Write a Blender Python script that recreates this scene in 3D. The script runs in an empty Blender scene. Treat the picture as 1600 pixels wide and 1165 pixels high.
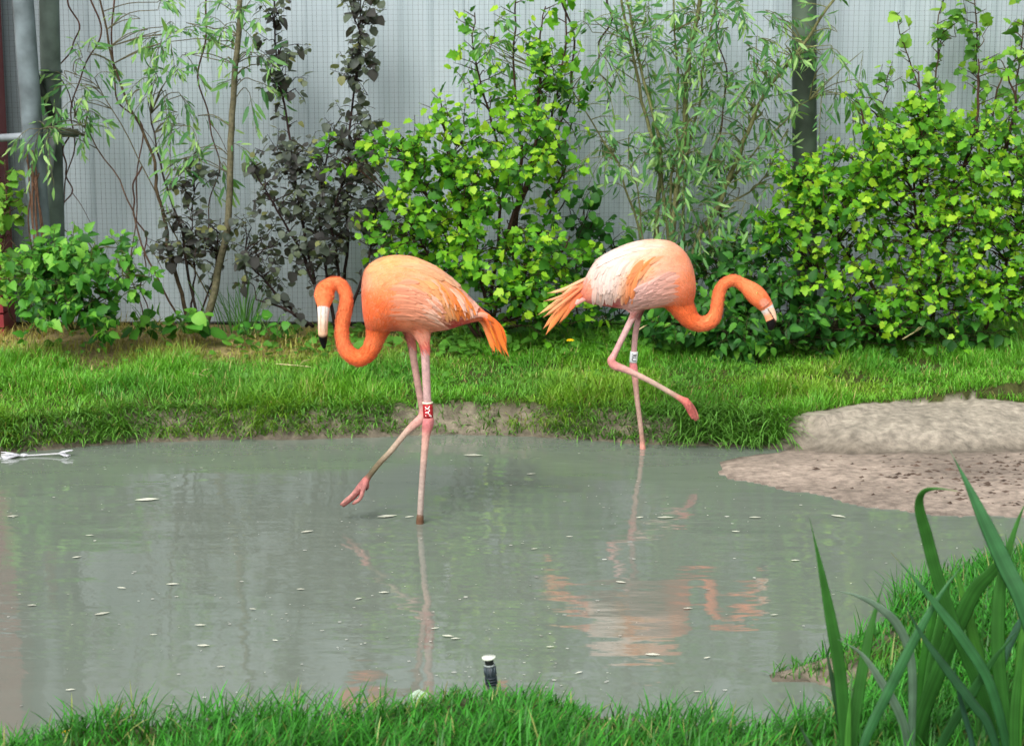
import bpy, math, random
import numpy as np
from mathutils import Vector, Matrix
from mathutils.bvhtree import BVHTree

# ------------------------------------------------------------------ camera, sky, sun, exposure
scene = bpy.context.scene
C = scene.collection
F, CX, CY, HORIZON, CAMH = 2716.0, 800.0, 582.5, 110.0, 1.6
PITCH = math.atan((CY - HORIZON) / F)
cam_data = bpy.data.cameras.new('camera')
cam_data.sensor_width = 36.0
cam_data.lens = F / 1600.0 * 36.0
cam_data.clip_end = 400.0
cam_data.dof.use_dof = True
cam_data.dof.focus_distance = 6.5
cam_data.dof.aperture_fstop = 7.0
cam = bpy.data.objects.new('camera', cam_data)
C.objects.link(cam)
cam.location = (0, 0, CAMH)
cam.rotation_euler = (math.pi / 2 - PITCH, 0, 0)
scene.camera = cam

SUN_EL, SUN_AZ = math.radians(48), math.radians(205)     # azimuth clockwise from +Y
world = bpy.data.worlds.new('World')
scene.world = world
world.use_nodes = True
wn = world.node_tree.nodes
wl = world.node_tree.links
sky = wn.new('ShaderNodeTexSky')
sky.sky_type = 'NISHITA'
sky.sun_disc = False
sky.sun_elevation = SUN_EL
sky.sun_rotation = SUN_AZ
sky.air_density = 1.0
sky.dust_density = 5.0
hs = wn.new('ShaderNodeHueSaturation')
hs.inputs['Saturation'].default_value = 0.22             # an even white cloud cover
wl.new(sky.outputs[0], hs.inputs['Color'])
wl.new(hs.outputs[0], wn['Background'].inputs['Color'])
wn['Background'].inputs['Strength'].default_value = 0.15
sun_data = bpy.data.lights.new('sun', 'SUN')
sun_data.energy = 1.5
sun_data.angle = math.radians(35)
sun_data.color = (1.0, 0.965, 0.92)
sun = bpy.data.objects.new('sun', sun_data)
C.objects.link(sun)
sd = Vector((math.sin(SUN_AZ) * math.cos(SUN_EL), math.cos(SUN_AZ) * math.cos(SUN_EL), math.sin(SUN_EL)))
sun.rotation_euler = sd.to_track_quat('Z', 'Y').to_euler()
sun.location = (0, -3, 12)
scene.view_settings.view_transform = 'Standard'
scene.view_settings.look = 'None'
scene.view_settings.exposure = 0.41
scene.view_settings.gamma = 1.0
scene.cycles.max_bounces = 4
scene.cycles.diffuse_bounces = 3
scene.cycles.transparent_max_bounces = 4
scene.cycles.use_denoising = True

# ------------------------------------------------------------------ helpers
rng = np.random.default_rng(7)
random.seed(7)
UP = np.array((0, math.sin(PITCH), math.cos(PITCH)))
FW = np.array((0, math.cos(PITCH), -math.sin(PITCH)))
CAMP = np.array((0, 0, CAMH))


def ray(px, py):
    px, py = np.asarray(px, float), np.asarray(py, float)
    return (px - CX)[..., None] * np.array((1.0, 0, 0)) + (CY - py)[..., None] * UP + F * FW


def at(px, py, Y):
    """world point seen at a photo pixel on the upright plane at distance Y"""
    d = ray(px, py)
    t = np.asarray(Y, float) / d[..., 1]
    return CAMP + d * t[..., None]


def atz(px, py, z):
    d = ray(px, py)
    t = (np.asarray(z, float) - CAMH) / d[..., 2]
    return CAMP + d * t[..., None]


def proj(P):
    q = np.asarray(P, float) - CAMP
    dep = q @ FW
    return np.stack([CX + F * q[..., 0] / dep, CY - F * (q @ UP) / dep], -1), dep


def lin(r, g, b):
    c = np.array((r, g, b), float) / 255
    return np.where(c <= 0.04045, c / 12.92, ((c + 0.055) / 1.055) ** 2.4)


def ss(a, b, x):
    """smooth step from a to b (a > b gives a falling step)"""
    t = np.clip((x - a) / (b - a), 0, 1)
    return t * t * (3 - 2 * t)


_tab = rng.random((256, 256))


def vnoise(x, y):
    xi, yi = np.floor(x).astype(int), np.floor(y).astype(int)
    fx, fy = x - xi, y - yi
    fx, fy = fx * fx * (3 - 2 * fx), fy * fy * (3 - 2 * fy)
    g = lambda i, j: _tab[i & 255, j & 255]
    return ((g(xi, yi) * (1 - fx) + g(xi + 1, yi) * fx) * (1 - fy) + (g(xi, yi + 1) * (1 - fx) + g(xi + 1, yi + 1) * fx) * fy)


def fbm(x, y, s, o=3):
    v, a, t = 0, 1.0, 0
    for k in range(o):
        v = v + a * vnoise(x * s + 17.3 * k, y * s + 9.1 * k)
        t += a
        a *= 0.5
        s *= 2.03
    return v / t


def crom(P, n):
    """Catmull-Rom resampling of rows of numbers"""
    P = np.asarray(P, float)
    Q = np.vstack([2 * P[0] - P[1], P, 2 * P[-1] - P[-2]])
    out = []
    for i in range(len(P) - 1):
        p0, p1, p2, p3 = Q[i:i + 4]
        for t in np.arange(n) / n:
            out.append(0.5 * (2 * p1 + (p2 - p0) * t + (2 * p0 - 5 * p1 + 4 * p2 - p3) * t * t + (3 * p1 - p0 - 3 * p2 + p3) * t ** 3))
    out.append(P[-1])
    return np.array(out)


def inpoly(x, y, poly):
    poly = np.asarray(poly)
    r = np.zeros(np.shape(x), bool)
    j = len(poly) - 1
    for i in range(len(poly)):
        xi, yi = poly[i]
        xj, yj = poly[j]
        if yi != yj:
            r ^= ((yi > y) != (yj > y)) & (x < (xj - xi) * (y - yi) / (yj - yi) + xi)
        j = i
    return r


def sdist(x, y, poly):
    """signed distance, negative inside"""
    poly = np.asarray(poly)
    d = np.full(np.shape(x), 1e9)
    for i in range(len(poly)):
        a, b = poly[i - 1], poly[i]
        ab = b - a
        L = (ab * ab).sum() + 1e-12
        t = np.clip(((x - a[0]) * ab[0] + (y - a[1]) * ab[1]) / L, 0, 1)
        d = np.minimum(d, np.hypot(x - a[0] - t * ab[0], y - a[1] - t * ab[1]))
    return np.where(inpoly(x, y, poly), -d, d)


def mesh_np(name, V, faces, col=None, smooth=True):
    """faces: list of int arrays (n,k)"""
    me = bpy.data.meshes.new(name)
    V = np.asarray(V, np.float32)
    me.vertices.add(len(V))
    me.vertices.foreach_set('co', V.ravel())
    idx = np.concatenate([np.asarray(f).ravel() for f in faces]).astype(np.int32)
    tot = np.concatenate([np.full(len(f), np.asarray(f).shape[1]) for f in faces]).astype(np.int32)
    st = np.concatenate([[0], np.cumsum(tot)[:-1]]).astype(np.int32)
    me.loops.add(len(idx))
    me.loops.foreach_set('vertex_index', idx)
    me.polygons.add(len(tot))
    me.polygons.foreach_set('loop_start', st)
    me.polygons.foreach_set('use_smooth', np.full(len(tot), smooth))
    me.update(calc_edges=True)
    if col is not None:
        set_col(me, col)
    return me


def set_col(me, col):
    a = me.color_attributes.new('Col', 'FLOAT_COLOR', 'POINT')
    col = np.asarray(col, np.float32)
    a.data.foreach_set('color', np.hstack([np.clip(col[:, :3], 0, 1), np.ones((len(col), 1), np.float32)]).ravel())


def link(name, me, mat, parent=None):
    o = bpy.data.objects.new(name, me)
    if mat and not me.materials:
        me.materials.append(mat)
    C.objects.link(o)
    if parent:
        o.parent = parent
        o.matrix_parent_inverse = parent.matrix_world.inverted() if False else Matrix.Translation(-Vector(parent.location))
    return o


def thing(name, label, cat, loc=(0, 0, 0), group=None):
    o = bpy.data.objects.new(name, None)
    o.empty_display_size = 0.1
    C.objects.link(o)
    o.location = loc
    return tag(o, label, cat, group)


def tag(o, label, cat, group=None):
    o['label'] = label
    o['category'] = cat
    if group:
        o['group'] = group
    return o


class MB:
    """collects pieces of ONE part"""
    def __init__(s):
        s.V, s.F, s.K, s.n = [], {}, [], 0

    def add(s, V, faces, col=(0.5, 0.5, 0.5)):
        V = np.asarray(V, float)
        col = np.asarray(col, float)
        if col.ndim == 1:
            col = np.tile(col, (len(V), 1))
        for f in faces:
            f = np.asarray(f)
            s.F.setdefault(f.shape[1], []).append(f + s.n)
        s.V.append(V)
        s.K.append(col)
        s.n += len(V)
        return s

    def tube(s, P, R, sides=6, col=(0.5, 0.5, 0.5), cap=True):
        V, f = tube(P, R, sides, cap)
        col = np.asarray(col, float)
        if col.ndim == 2:
            col = np.repeat(col, sides, 0)
            if cap:
                col = np.vstack([col, col[:1], col[-1:]])
        return s.add(V, f, col)

    def box(s, a, b, col=(0.5, 0.5, 0.5)):
        x0, y0, z0 = a
        x1, y1, z1 = b
        V = [(x0, y0, z0), (x1, y0, z0), (x1, y1, z0), (x0, y1, z0), (x0, y0, z1), (x1, y0, z1), (x1, y1, z1), (x0, y1, z1)]
        f = [(0, 3, 2, 1), (4, 5, 6, 7), (0, 1, 5, 4), (1, 2, 6, 5), (2, 3, 7, 6), (3, 0, 4, 7)]
        return s.add(V, [np.array(f)], col)

    def mesh(s, name, smooth=True):
        return mesh_np(name, np.vstack(s.V), [np.vstack(f) for f in s.F.values()], np.vstack(s.K), smooth)

    def build(s, name, mat, parent=None, smooth=True):
        return link(name, s.mesh(name, smooth), mat, parent)


def tube(P, R, sides=6, cap=True):
    P = np.asarray(P, float)
    R = np.broadcast_to(np.asarray(R, float), (len(P),)) if np.ndim(R) < 2 else np.asarray(R, float)
    T = np.gradient(P, axis=0)
    T /= np.linalg.norm(T, axis=1)[:, None] + 1e-12
    n = np.cross(T[0], (0.13, 1, 0.21))
    n /= np.linalg.norm(n) + 1e-12
    ang = np.arange(sides) / sides * 2 * np.pi
    V = []
    for i in range(len(P)):
        n = n - T[i] * (n @ T[i])
        n /= np.linalg.norm(n) + 1e-12
        b = np.cross(T[i], n)
        V.append(P[i] + R[i] * (np.cos(ang)[:, None] * n + np.sin(ang)[:, None] * b))
    V = np.vstack(V)
    i = np.arange(len(P) - 1)[:, None] * sides
    j = np.arange(sides)[None]
    q = np.stack([i + j, i + (j + 1) % sides, i + sides + (j + 1) % sides, i + sides + j], -1).reshape(-1, 4)
    if not cap:
        return V, [q]
    m = len(V)
    V = np.vstack([V, P[:1], P[-1:]])
    k = np.arange(sides)
    c0 = np.stack([np.full(sides, m), (k + 1) % sides, k], -1)
    e = (len(P) - 1) * sides
    c1 = np.stack([np.full(sides, m + 1), e + k, e + (k + 1) % sides], -1)
    return V, [q, np.vstack([c0, c1])]


def nodemat(name):
    m = bpy.data.materials.new(name)
    m.use_nodes = True
    return m, m.node_tree.nodes, m.node_tree.links, m.node_tree.nodes['Principled BSDF']


def mat_col(name, rough=0.6, spec=0.3, trans=0.0, noise=0.0, nscale=40.0, bump=0.0, bscale=200.0, sheen=0.0):
    """colour from the mesh's own attribute, a little grain, optional leaf translucency"""
    m, N, L, b = nodemat(name)
    a = N.new('ShaderNodeAttribute')
    a.attribute_name = 'Col'
    src = a.outputs['Color']
    tc = N.new('ShaderNodeTexCoord')
    if noise:
        t = N.new('ShaderNodeTexNoise')
        t.inputs['Scale'].default_value = nscale
        t.inputs['Detail'].default_value = 5
        L.new(tc.outputs['Object'], t.inputs['Vector'])
        mr = N.new('ShaderNodeMapRange')
        mr.inputs['From Min'].default_value = 0.3
        mr.inputs['From Max'].default_value = 0.7
        mr.inputs['To Min'].default_value = 1 - noise
        mr.inputs['To Max'].default_value = 1 + noise
        L.new(t.outputs['Fac'], mr.inputs['Value'])
        mx = N.new('ShaderNodeVectorMath')
        mx.operation = 'SCALE'
        L.new(src, mx.inputs[0])
        L.new(mr.outputs[0], mx.inputs['Scale'])
        src = mx.outputs[0]
    L.new(src, b.inputs['Base Color'])
    b.inputs['Roughness'].default_value = rough
    b.inputs['Specular IOR Level'].default_value = spec
    if sheen:
        b.inputs['Sheen Weight'].default_value = sheen
    if bump:
        t = N.new('ShaderNodeTexNoise')
        t.inputs['Scale'].default_value = bscale
        t.inputs['Detail'].default_value = 6
        L.new(tc.outputs['Object'], t.inputs['Vector'])
        bp = N.new('ShaderNodeBump')
        bp.inputs['Strength'].default_value = bump
        bp.inputs['Distance'].default_value = 0.012
        L.new(t.outputs['Fac'], bp.inputs['Height'])
        L.new(bp.outputs[0], b.inputs['Normal'])
    if trans:
        tr = N.new('ShaderNodeBsdfTranslucent')
        sc = N.new('ShaderNodeVectorMath')
        sc.operation = 'MULTIPLY'
        sc.inputs[1].default_value = (1.25, 1.15, 0.5)
        L.new(src, sc.inputs[0])
        L.new(sc.outputs[0], tr.inputs['Color'])
        mix = N.new('ShaderNodeMixShader')
        mix.inputs[0].default_value = trans
        L.new(b.outputs[0], mix.inputs[1])
        L.new(tr.outputs[0], mix.inputs[2])
        L.new(mix.outputs[0], N['Material Output'].inputs['Surface'])
    return m


M_GRASS = mat_col('grass_blade', 0.45, 0.35, trans=0.28)
M_LEAF = mat_col('leaf', 0.5, 0.3, trans=0.42, noise=0.12, nscale=60)
M_IRIS = mat_col('iris_leaf', 0.38, 0.4, trans=0.12, noise=0.10, nscale=30)
M_BARK = mat_col('bark', 0.85, 0.15, noise=0.35, nscale=60, bump=0.5, bscale=150)
M_PLUME = mat_col('plumage', 0.75, 0.12, trans=0.10, noise=0.05, nscale=120, sheen=0.15)
M_SKIN = mat_col('bird_skin', 0.6, 0.2, noise=0.10, nscale=130, bump=0.25, bscale=260)
M_PLAIN = mat_col('painted', 0.5, 0.35, noise=0.06, nscale=60)
M_METAL = mat_col('weathered_metal', 0.6, 0.3, noise=0.45, nscale=7, bump=0.1, bscale=80)
M_FLOAT = mat_col('floating_bits', 0.7, 0.2, noise=0.1, nscale=80)

# ------------------------------------------------------------------ ground and pond
shore_px = [(-500, 730), (-200, 718), (0, 709), (130, 697), (250, 690), (330, 687), (480, 686), (560, 684), (640, 681), (700, 679), (760, 681), (830, 683),
            (900, 687), (1010, 695), (1100, 697), (1200, 699), (1236, 703), (1180, 712), (1130, 722), (1113, 737), (1150, 750), (1190, 757), (1260, 772), (1310, 787), (1420, 801),
            (1520, 806), (1600, 809), (1800, 816), (2100, 830), (2150, 880), (1800, 885), (1600, 890), (1500, 903), (1440, 918), (1400, 945), (1370, 985),
            (1330, 1010), (1290, 1030), (1245, 1042), (1195, 1052), (1200, 1064), (1270, 1068), (1310, 1082), (1330, 1105), (1300, 1125), (1240, 1152), (1160, 1165), (1060, 1150),
            (1000, 1136), (940, 1128), (900, 1120), (860, 1108), (780, 1106), (700, 1106), (640, 1114), (560, 1134), (400, 1140), (250, 1144), (130, 1152), (60, 1172), (0, 1188), (-120, 1215), (-420, 1235), (-700, 1200), (-800, 1000), (-700, 800)]
SHORE = np.array([atz(x, y, 0.0)[:2] for x, y in shore_px])
mud_px = [(1236, 703), (1180, 712), (1130, 722), (1105, 737), (1150, 754), (1190, 762), (1310, 792), (1420, 806), (1600, 815), (1800, 822), (2100, 840), (2100, 715), (1800, 712), (1600, 716), (1480, 720), (1400, 718), (1330, 716)]
MUD = np.array([atz(x, y, 0.01)[:2] for x, y in mud_px])
bare_px = [(1204, 702, 0), (1216, 690, .03), (1236, 674, .06), (1262, 660, .08), (1330, 647, .1), (1390, 640, .11), (1450, 636, .12), (1520, 633, .12), (1600, 637, .12), (1800, 642, .12), (2100, 650, .12), (2100, 850, 0), (1600, 830, 0), (1100, 745, 0)]
BARE = np.array([atz(x, y, z)[:2] for x, y, z in bare_px])
WALL_Y = 9.32


def height(x, y):
    x, y = np.asarray(x, float), np.asarray(y, float)
    sd_ = sdist(x, y, SHORE)
    sd_ = sd_ + ((0.045 + 0.09 * ss(0.8, 1.2, x)) * (fbm(x + 3, y + 8, 5.5) - 0.5) + 0.02 * (fbm(x, y, 24) - 0.5)) * ss(0.4, 0.1, np.abs(sd_)) * (y > 6.0)
    wob = (fbm(x, y, 5.0) - 0.5)
    s = sd_ + 0.05 * wob * ss(0, 0.08, np.abs(sd_))
    far = 0.115 * ss(0.0, 0.13, s) + 0.03 * ss(0.05, 0.5, s) + 0.09 * ss(0.3, 1.7, s) + 0.05 * (fbm(x, y, 2.2) - 0.5) * ss(0.05, 0.4, s)
    far = far + 0.05 * (fbm(x + 5, y, 16) - 0.5) * ss(0.0, 0.05, s) * (1 - ss(0.12, 0.3, s))
    near = 0.05 * ss(0.0, 0.10, s) + 0.06 * ss(0.05, 0.6, s) + 0.03 * (fbm(x, y, 4) - 0.5) * ss(0.02, 0.3, s)
    near = near + 0.02 * np.exp(-(((x + 0.02) / 0.16) ** 2 + ((y - 4.18) / 0.14) ** 2)) + 0.06 * ss(1.0, 1.4, x) * ss(0, .4, s)
    md = sdist(x, y, MUD)
    flat = 0.004 + np.minimum(0.06 * np.maximum(s, 0), 0.03) + 0.010 * (fbm(x, y, 14) - 0.5) * ss(0, 0.1, s)
    e = np.minimum(s, md + 0.04 * (fbm(x, y, 7) - 0.5))
    soft = 0.085 * ss(0.0, 0.20, e) + 0.05 * ss(0.1, 0.5, e) + 0.09 * ss(0.3, 1.7, e) + 0.035 * (fbm(x, y, 9) - 0.5) * ss(0.02, .15, e) + 0.022 * (fbm(x, y, 20, 2) - 0.5) * ss(0.0, .06, e) * ss(.22, .10, e)
    onmud = (md < s) & (md < 0.6)
    far = np.where(onmud, np.maximum(soft, flat), far)
    far = np.where(md < 0, flat, far)
    h = np.where(y > 6.1, far, near)
    return np.where(sd_ > 0, np.maximum(h, 0.003), -0.012 - 0.15 * ss(0, 0.6, -sd_))


def axis(a, b, d, far):
    inner = np.arange(a, b + 1e-6, d)
    out = d * 1.35 ** np.arange(1, 40)
    out = np.cumsum(out)
    out = out[out < far]
    return np.concatenate([(a - out)[::-1], inner, b + out])


gx, gy = axis(-3.6, 3.6, 0.024, 120), axis(3.0, 9.4, 0.024, 120)
X, Y = np.meshgrid(gx, gy)
Z = height(X, Y)
nx, ny = len(gx), len(gy)
ii = (np.arange(ny - 1)[:, None] * nx + np.arange(nx - 1)[None]).ravel()
quads = np.stack([ii, ii + 1, ii + nx + 1, ii + nx], -1)
xf, yf, zf = X.ravel(), Y.ravel(), Z.ravel()
sdg = sdist(xf, yf, SHORE)
mdg = sdist(xf, yf, MUD)
brg = inpoly(xf, yf, BARE)
n1, n2 = fbm(xf, yf, 3.0)[:, None], fbm(xf + 9, yf, 22.0)[:, None]
thatch = lin(62, 66, 30) * (0.7 + 0.6 * n2)
straw = lin(150, 134, 92) * (0.65 + 0.7 * n2)
soil = lin(124, 115, 100) * (0.65 + 0.7 * n2)
wet = lin(142, 129, 117) * (0.62 + 0.76 * fbm(xf, yf, 2.2)[:, None]) * (0.8 + 0.4 * n2)
drysoil = (lin(100, 92, 81) + (lin(150, 142, 128) - lin(100, 92, 81)) * ss(0.02, 0.20, mdg + 0.06 * (fbm(xf, yf, 8) - .5))[:, None]) * (0.7 + 0.6 * n2)
dry = (ss(8.1, 8.75, yf + 0.5 * (fbm(xf, yf, 2) - 0.5)) * ss(-0.1, -0.9, xf))[:, None]
colg = thatch * (1 - dry) + straw * dry
edge = (1 - ss(0.07, 0.17, sdg))[:, None]
colg = colg * (1 - edge) + soil * edge
colg = np.where(brg[:, None], drysoil, colg)
mw = (1 - ss(-0.03, 0.06, mdg))[:, None]
colg = colg * (1 - mw) + wet * mw
damp = (1 - ss(0.0, 0.035, sdg))[:, None]
colg = colg * (1 - 0.35 * damp)
M_GROUND = mat_col('soil', 0.8, 0.25, noise=0.32, nscale=30, bump=0.8, bscale=48)
g = link('ground', mesh_np('ground', np.stack([xf, yf, zf], -1), [quads], colg), M_GROUND)
g['kind'] = 'structure'

# water sheet: milky silt with a calm, slightly rippled surface
M_WATER, N, L, b = nodemat('pond_water')
b.inputs['Roughness'].default_value = 0.012
b.inputs['IOR'].default_value = 1.62
tc = N.new('ShaderNodeTexCoord')
nz = N.new('ShaderNodeTexNoise')
nz.inputs['Scale'].default_value = 0.9
nz.inputs['Detail'].default_value = 4
L.new(tc.outputs['Object'], nz.inputs['Vector'])
cr = N.new('ShaderNodeMixRGB')
cr.inputs[1].default_value = (*lin(108, 120, 109), 1)
cr.inputs[2].default_value = (*lin(121, 128, 118), 1)
L.new(nz.outputs['Fac'], cr.inputs[0])
L.new(cr.outputs[0], b.inputs['Base Color'])


def ripple(scale, stretch, detail, dist):
    mp = N.new('ShaderNodeMapping')
    mp.inputs['Scale'].default_value = stretch
    L.new(tc.outputs['Object'], mp.inputs['Vector'])
    t = N.new('ShaderNodeTexNoise')
    t.inputs['Scale'].default_value = scale
    t.inputs['Detail'].default_value = detail
    t.inputs['Roughness'].default_value = 0.45
    L.new(mp.outputs[0], t.inputs['Vector'])
    ml = N.new('ShaderNodeMath')
    ml.operation = 'MULTIPLY'
    ml.inputs[1].default_value = dist
    L.new(t.outputs['Fac'], ml.inputs[0])
    return ml.outputs[0]


def rings(center, wl_, amp, fall):
    mp = N.new('ShaderNodeVectorMath')
    mp.operation = 'DISTANCE'
    mp.inputs[1].default_value = center
    L.new(tc.outputs['Object'], mp.inputs[0])
    w = N.new('ShaderNodeMath'); w.operation = 'MULTIPLY'; w.inputs[1].default_value = 2 * math.pi / wl_
    L.new(mp.outputs['Value'], w.inputs[0])
    sn = N.new('ShaderNodeMath'); sn.operation = 'SINE'
    L.new(w.outputs[0], sn.inputs[0])
    e = N.new('ShaderNodeMapRange')
    e.inputs['From Min'].default_value = 0.0
    e.inputs['From Max'].default_value = fall
    e.inputs['To Min'].default_value = amp
    e.inputs['To Max'].default_value = 0.0
    L.new(mp.outputs['Value'], e.inputs['Value'])
    ml = N.new('ShaderNodeMath'); ml.operation = 'MULTIPLY'
    L.new(sn.outputs[0], ml.inputs[0]); L.new(e.outputs[0], ml.inputs[1])
    return ml.outputs[0]


RF = atz(1003, 705, 0.0)
LF = atz(656, 828, 0.0)
hsum = ripple(5.0, (0.55, 1.5, 1), 3, 0.0033)
for extra in (ripple(26.0, (0.7, 1.2, 1), 2, 0.00015), ripple(1.7, (0.6, 1.4, 1), 1, 0.0045), rings((RF[0], RF[1], 0), 0.26, 0.00040, 2.6), rings((RF[0], RF[1], 0), 0.07, 0.00040, 0.35), rings((LF[0], LF[1], 0), 0.075, 0.00035, 0.40)):
    ad = N.new('ShaderNodeMath')
    L.new(hsum, ad.inputs[0]); L.new(extra, ad.inputs[1])
    hsum = ad.outputs[0]
bp = N.new('ShaderNodeBump')
bp.inputs['Strength'].default_value = 1.0
bp.inputs['Distance'].default_value = 1.0
L.new(hsum, bp.inputs['Height'])
L.new(bp.outputs[0], b.inputs['Normal'])
mb = MB()
wx0, wy0 = SHORE.min(0) - 0.6
wx1, wy1 = SHORE.max(0) + 0.3
mb.add([(wx0, wy0, 0), (wx1, wy0, 0), (wx1, wy1, 0), (wx0, wy1, 0)], [np.array([(0, 1, 2, 3)])])
w = mb.build('pond_water', M_WATER)
w['kind'] = 'structure'

# ------------------------------------------------------------------ wall, wire mesh, posts
M_SHEET, N, L, b = nodemat('grey_sheet_metal')
tc = N.new('ShaderNodeTexCoord')
mp = N.new('ShaderNodeMapping'); mp.inputs['Scale'].default_value = (6, 6, 0.7)
L.new(tc.outputs['Object'], mp.inputs['Vector'])
nz = N.new('ShaderNodeTexNoise'); nz.inputs['Scale'].default_value = 1.6; nz.inputs['Detail'].default_value = 6
L.new(mp.outputs[0], nz.inputs['Vector'])
cr = N.new('ShaderNodeValToRGB')
cr.color_ramp.elements[0].position = 0.3; cr.color_ramp.elements[0].color = (*lin(169, 184, 190), 1)
cr.color_ramp.elements[1].position = 0.7; cr.color_ramp.elements[1].color = (*lin(184, 197, 203), 1)
L.new(nz.outputs['Fac'], cr.inputs[0]); L.new(cr.outputs[0], b.inputs['Base Color'])
b.inputs['Roughness'].default_value = 0.6
b.inputs['Specular IOR Level'].default_value = 0.25

wall = thing('metal_wall', 'tall grey ribbed sheet metal wall behind the wire netting', 'wall', (0, WALL_Y, 0.26))
x0, rib = -5.2, 0.165
prof = []
for k in range(6):                                     # one sheet = six pans and ribs
    prof += [(k * rib, 0), (k * rib + 0.118, 0), (k * rib + 0.128, -0.004), (k * rib + 0.152, -0.004)]
prof += [(6 * rib, 0)]
prof = np.array(prof)
n = len(prof)
zt = 4.3
PV = np.vstack([np.c_[prof, np.full(n, 0.26)], np.c_[prof, np.full(n, zt)], np.c_[prof + (0, .004), np.full(n, 0.26)], np.c_[prof + (0, .004), np.full(n, zt)]])
k = np.arange(n - 1)
pq = np.vstack([np.stack([k, k + 1, k + n + 1, k + n], -1), np.stack([k + 2 * n, k + 3 * n, k + 3 * n + 1, k + 2 * n + 1], -1), np.stack([k, k + 2 * n, k + 2 * n + 1, k + 1], -1)])
pm = mesh_np('panel', PV, [pq], smooth=False)
pm.materials.append(M_SHEET)
for i in range(10):
    o = link('panel', pm, None, wall)
    o.location = (x0 + i * 6 * rib, WALL_Y + 0.003 * (i % 2) , 0)
    o.matrix_parent_inverse = Matrix.Translation(-Vector(wall.location))
mb = MB()
for i in range(10):
    mb.box((x0 + i * 1.0, WALL_Y + 0.02, 0.05), (x0 + i * 1.0 + 0.998, WALL_Y + 0.07, 0.30), lin(52, 48, 42))
mb.build('shade_gap_strip', M_BARK, wall, False)  # dark boxes put in for the shaded gap under the wall sheets

net = thing('wire_netting', 'fine square wire netting stretched in front of the grey wall', 'netting', (0, WALL_Y - 0.05, 0.2))
mb = MB()
wc = lin(88, 96, 100)
sp = 0.0265
for xx in np.arange(-4.2, 4.2, sp):
    xx += rng.normal(0, 0.0014)
    zz = np.linspace(0.2, 3.6, 9)
    mb.tube(np.c_[xx + rng.normal(0, 0.001) * (zz - 2) + rng.normal(0, 0.0012, 9), np.full(9, WALL_Y - 0.047) + rng.normal(0, .002, 9), zz], 0.00085, 3, wc * rng.uniform(.8, 1.3), cap=False)
mb.build('upright_wires', M_PLAIN, net, False)['kind'] = 'stuff'
mb = MB()
for zz in np.arange(0.24, 3.6, sp):
    hx = np.linspace(-4.2, 4.2, 25)
    mb.tube(np.c_[hx, np.full(25, WALL_Y - 0.044), zz + rng.normal(0, .0015) + 0.004 * np.sin(hx * 1.7 + 1) + rng.normal(0, .001, 25)], 0.0006, 3, lin(120, 128, 132), cap=False)
mb.build('cross_wires', M_PLAIN, net, False)['kind'] = 'stuff'


def pole(name, pts, r, colr, label, cat, extra=None, sides=16, group=None):
    P = np.array([at(a, b_, y) for a, b_, y in pts])
    t = thing(name, label, cat, tuple(P[0]), group)
    k = np.linspace(0, 1, 14)[:, None]
    P = P[0] * (1 - k) + P[-1] * k
    c = np.asarray(colr) * (0.85 + 0.3 * rng.random((14, 1)))
    MB().tube(P, r, sides, c).build('shaft', M_METAL, t)
    return t, P


t, P = pole('leaning_post', [(71, 480, 8.78), (24, -160, 8.78)], 0.052, lin(104, 116, 120), 'grey galvanised round post leaning left of the green upright post', 'post')
t, P = pole('upright_post', [(88, 470, 8.98), (73, -160, 8.98)], 0.050, lin(92, 106, 98), 'green stained upright round post beside the leaning grey post', 'post')
j = at(81, 112, 8.98)
MB().tube([j - (0, 0, 0.008), j + (0, 0, 0.008)], 0.053, 16, lin(70, 84, 76)).build('collar', M_METAL, t)
q0, q1 = at(50, 105, 8.92), at(84, 186, 8.92)
MB().tube(np.linspace(q0, q1, 4), 0.022, 4, lin(44, 50, 44)).build('brace', M_METAL, t)
q0, q1 = at(76, 278, 8.90), at(84, 205, 8.90)
MB().tube(np.linspace(q0, q1, 4), 0.019, 4, lin(150, 156, 158)).build('brace', M_METAL, t)
q0, q1 = at(86, 208, 8.98), at(122, 208, 8.98)
MB().tube(np.linspace(q0, q1, 4), 0.022, 6, lin(72, 80, 70)).build('stub_rail', M_METAL, t)
t = thing('rail', 'short silver metal rail meeting the leaning post from the edge', 'rail', tuple(at(-60, 222, 8.8)))
MB().tube(np.linspace(at(-160, 226, 8.8), at(44, 213, 8.8), 5), 0.020, 8, lin(150, 158, 164)).build('tube', M_METAL, t)
MB().tube(np.linspace(at(36, 213.5, 8.8), at(46, 212.5, 8.8), 3), 0.025, 8, lin(120, 128, 134)).build('clamp', M_METAL, t)
t, P = pole('timber_post', [(1258, 520, 9.10), (1256, -160, 9.10)], 0.063, lin(70, 84, 70), 'dark mossy timber post rising behind the willow and yellow shrub', 'post')
MB().tube([P[-1], P[-1] + (0, 0, .03)], 0.07, 16, lin(70, 80, 72)).build('cap', M_METAL, t)
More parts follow.
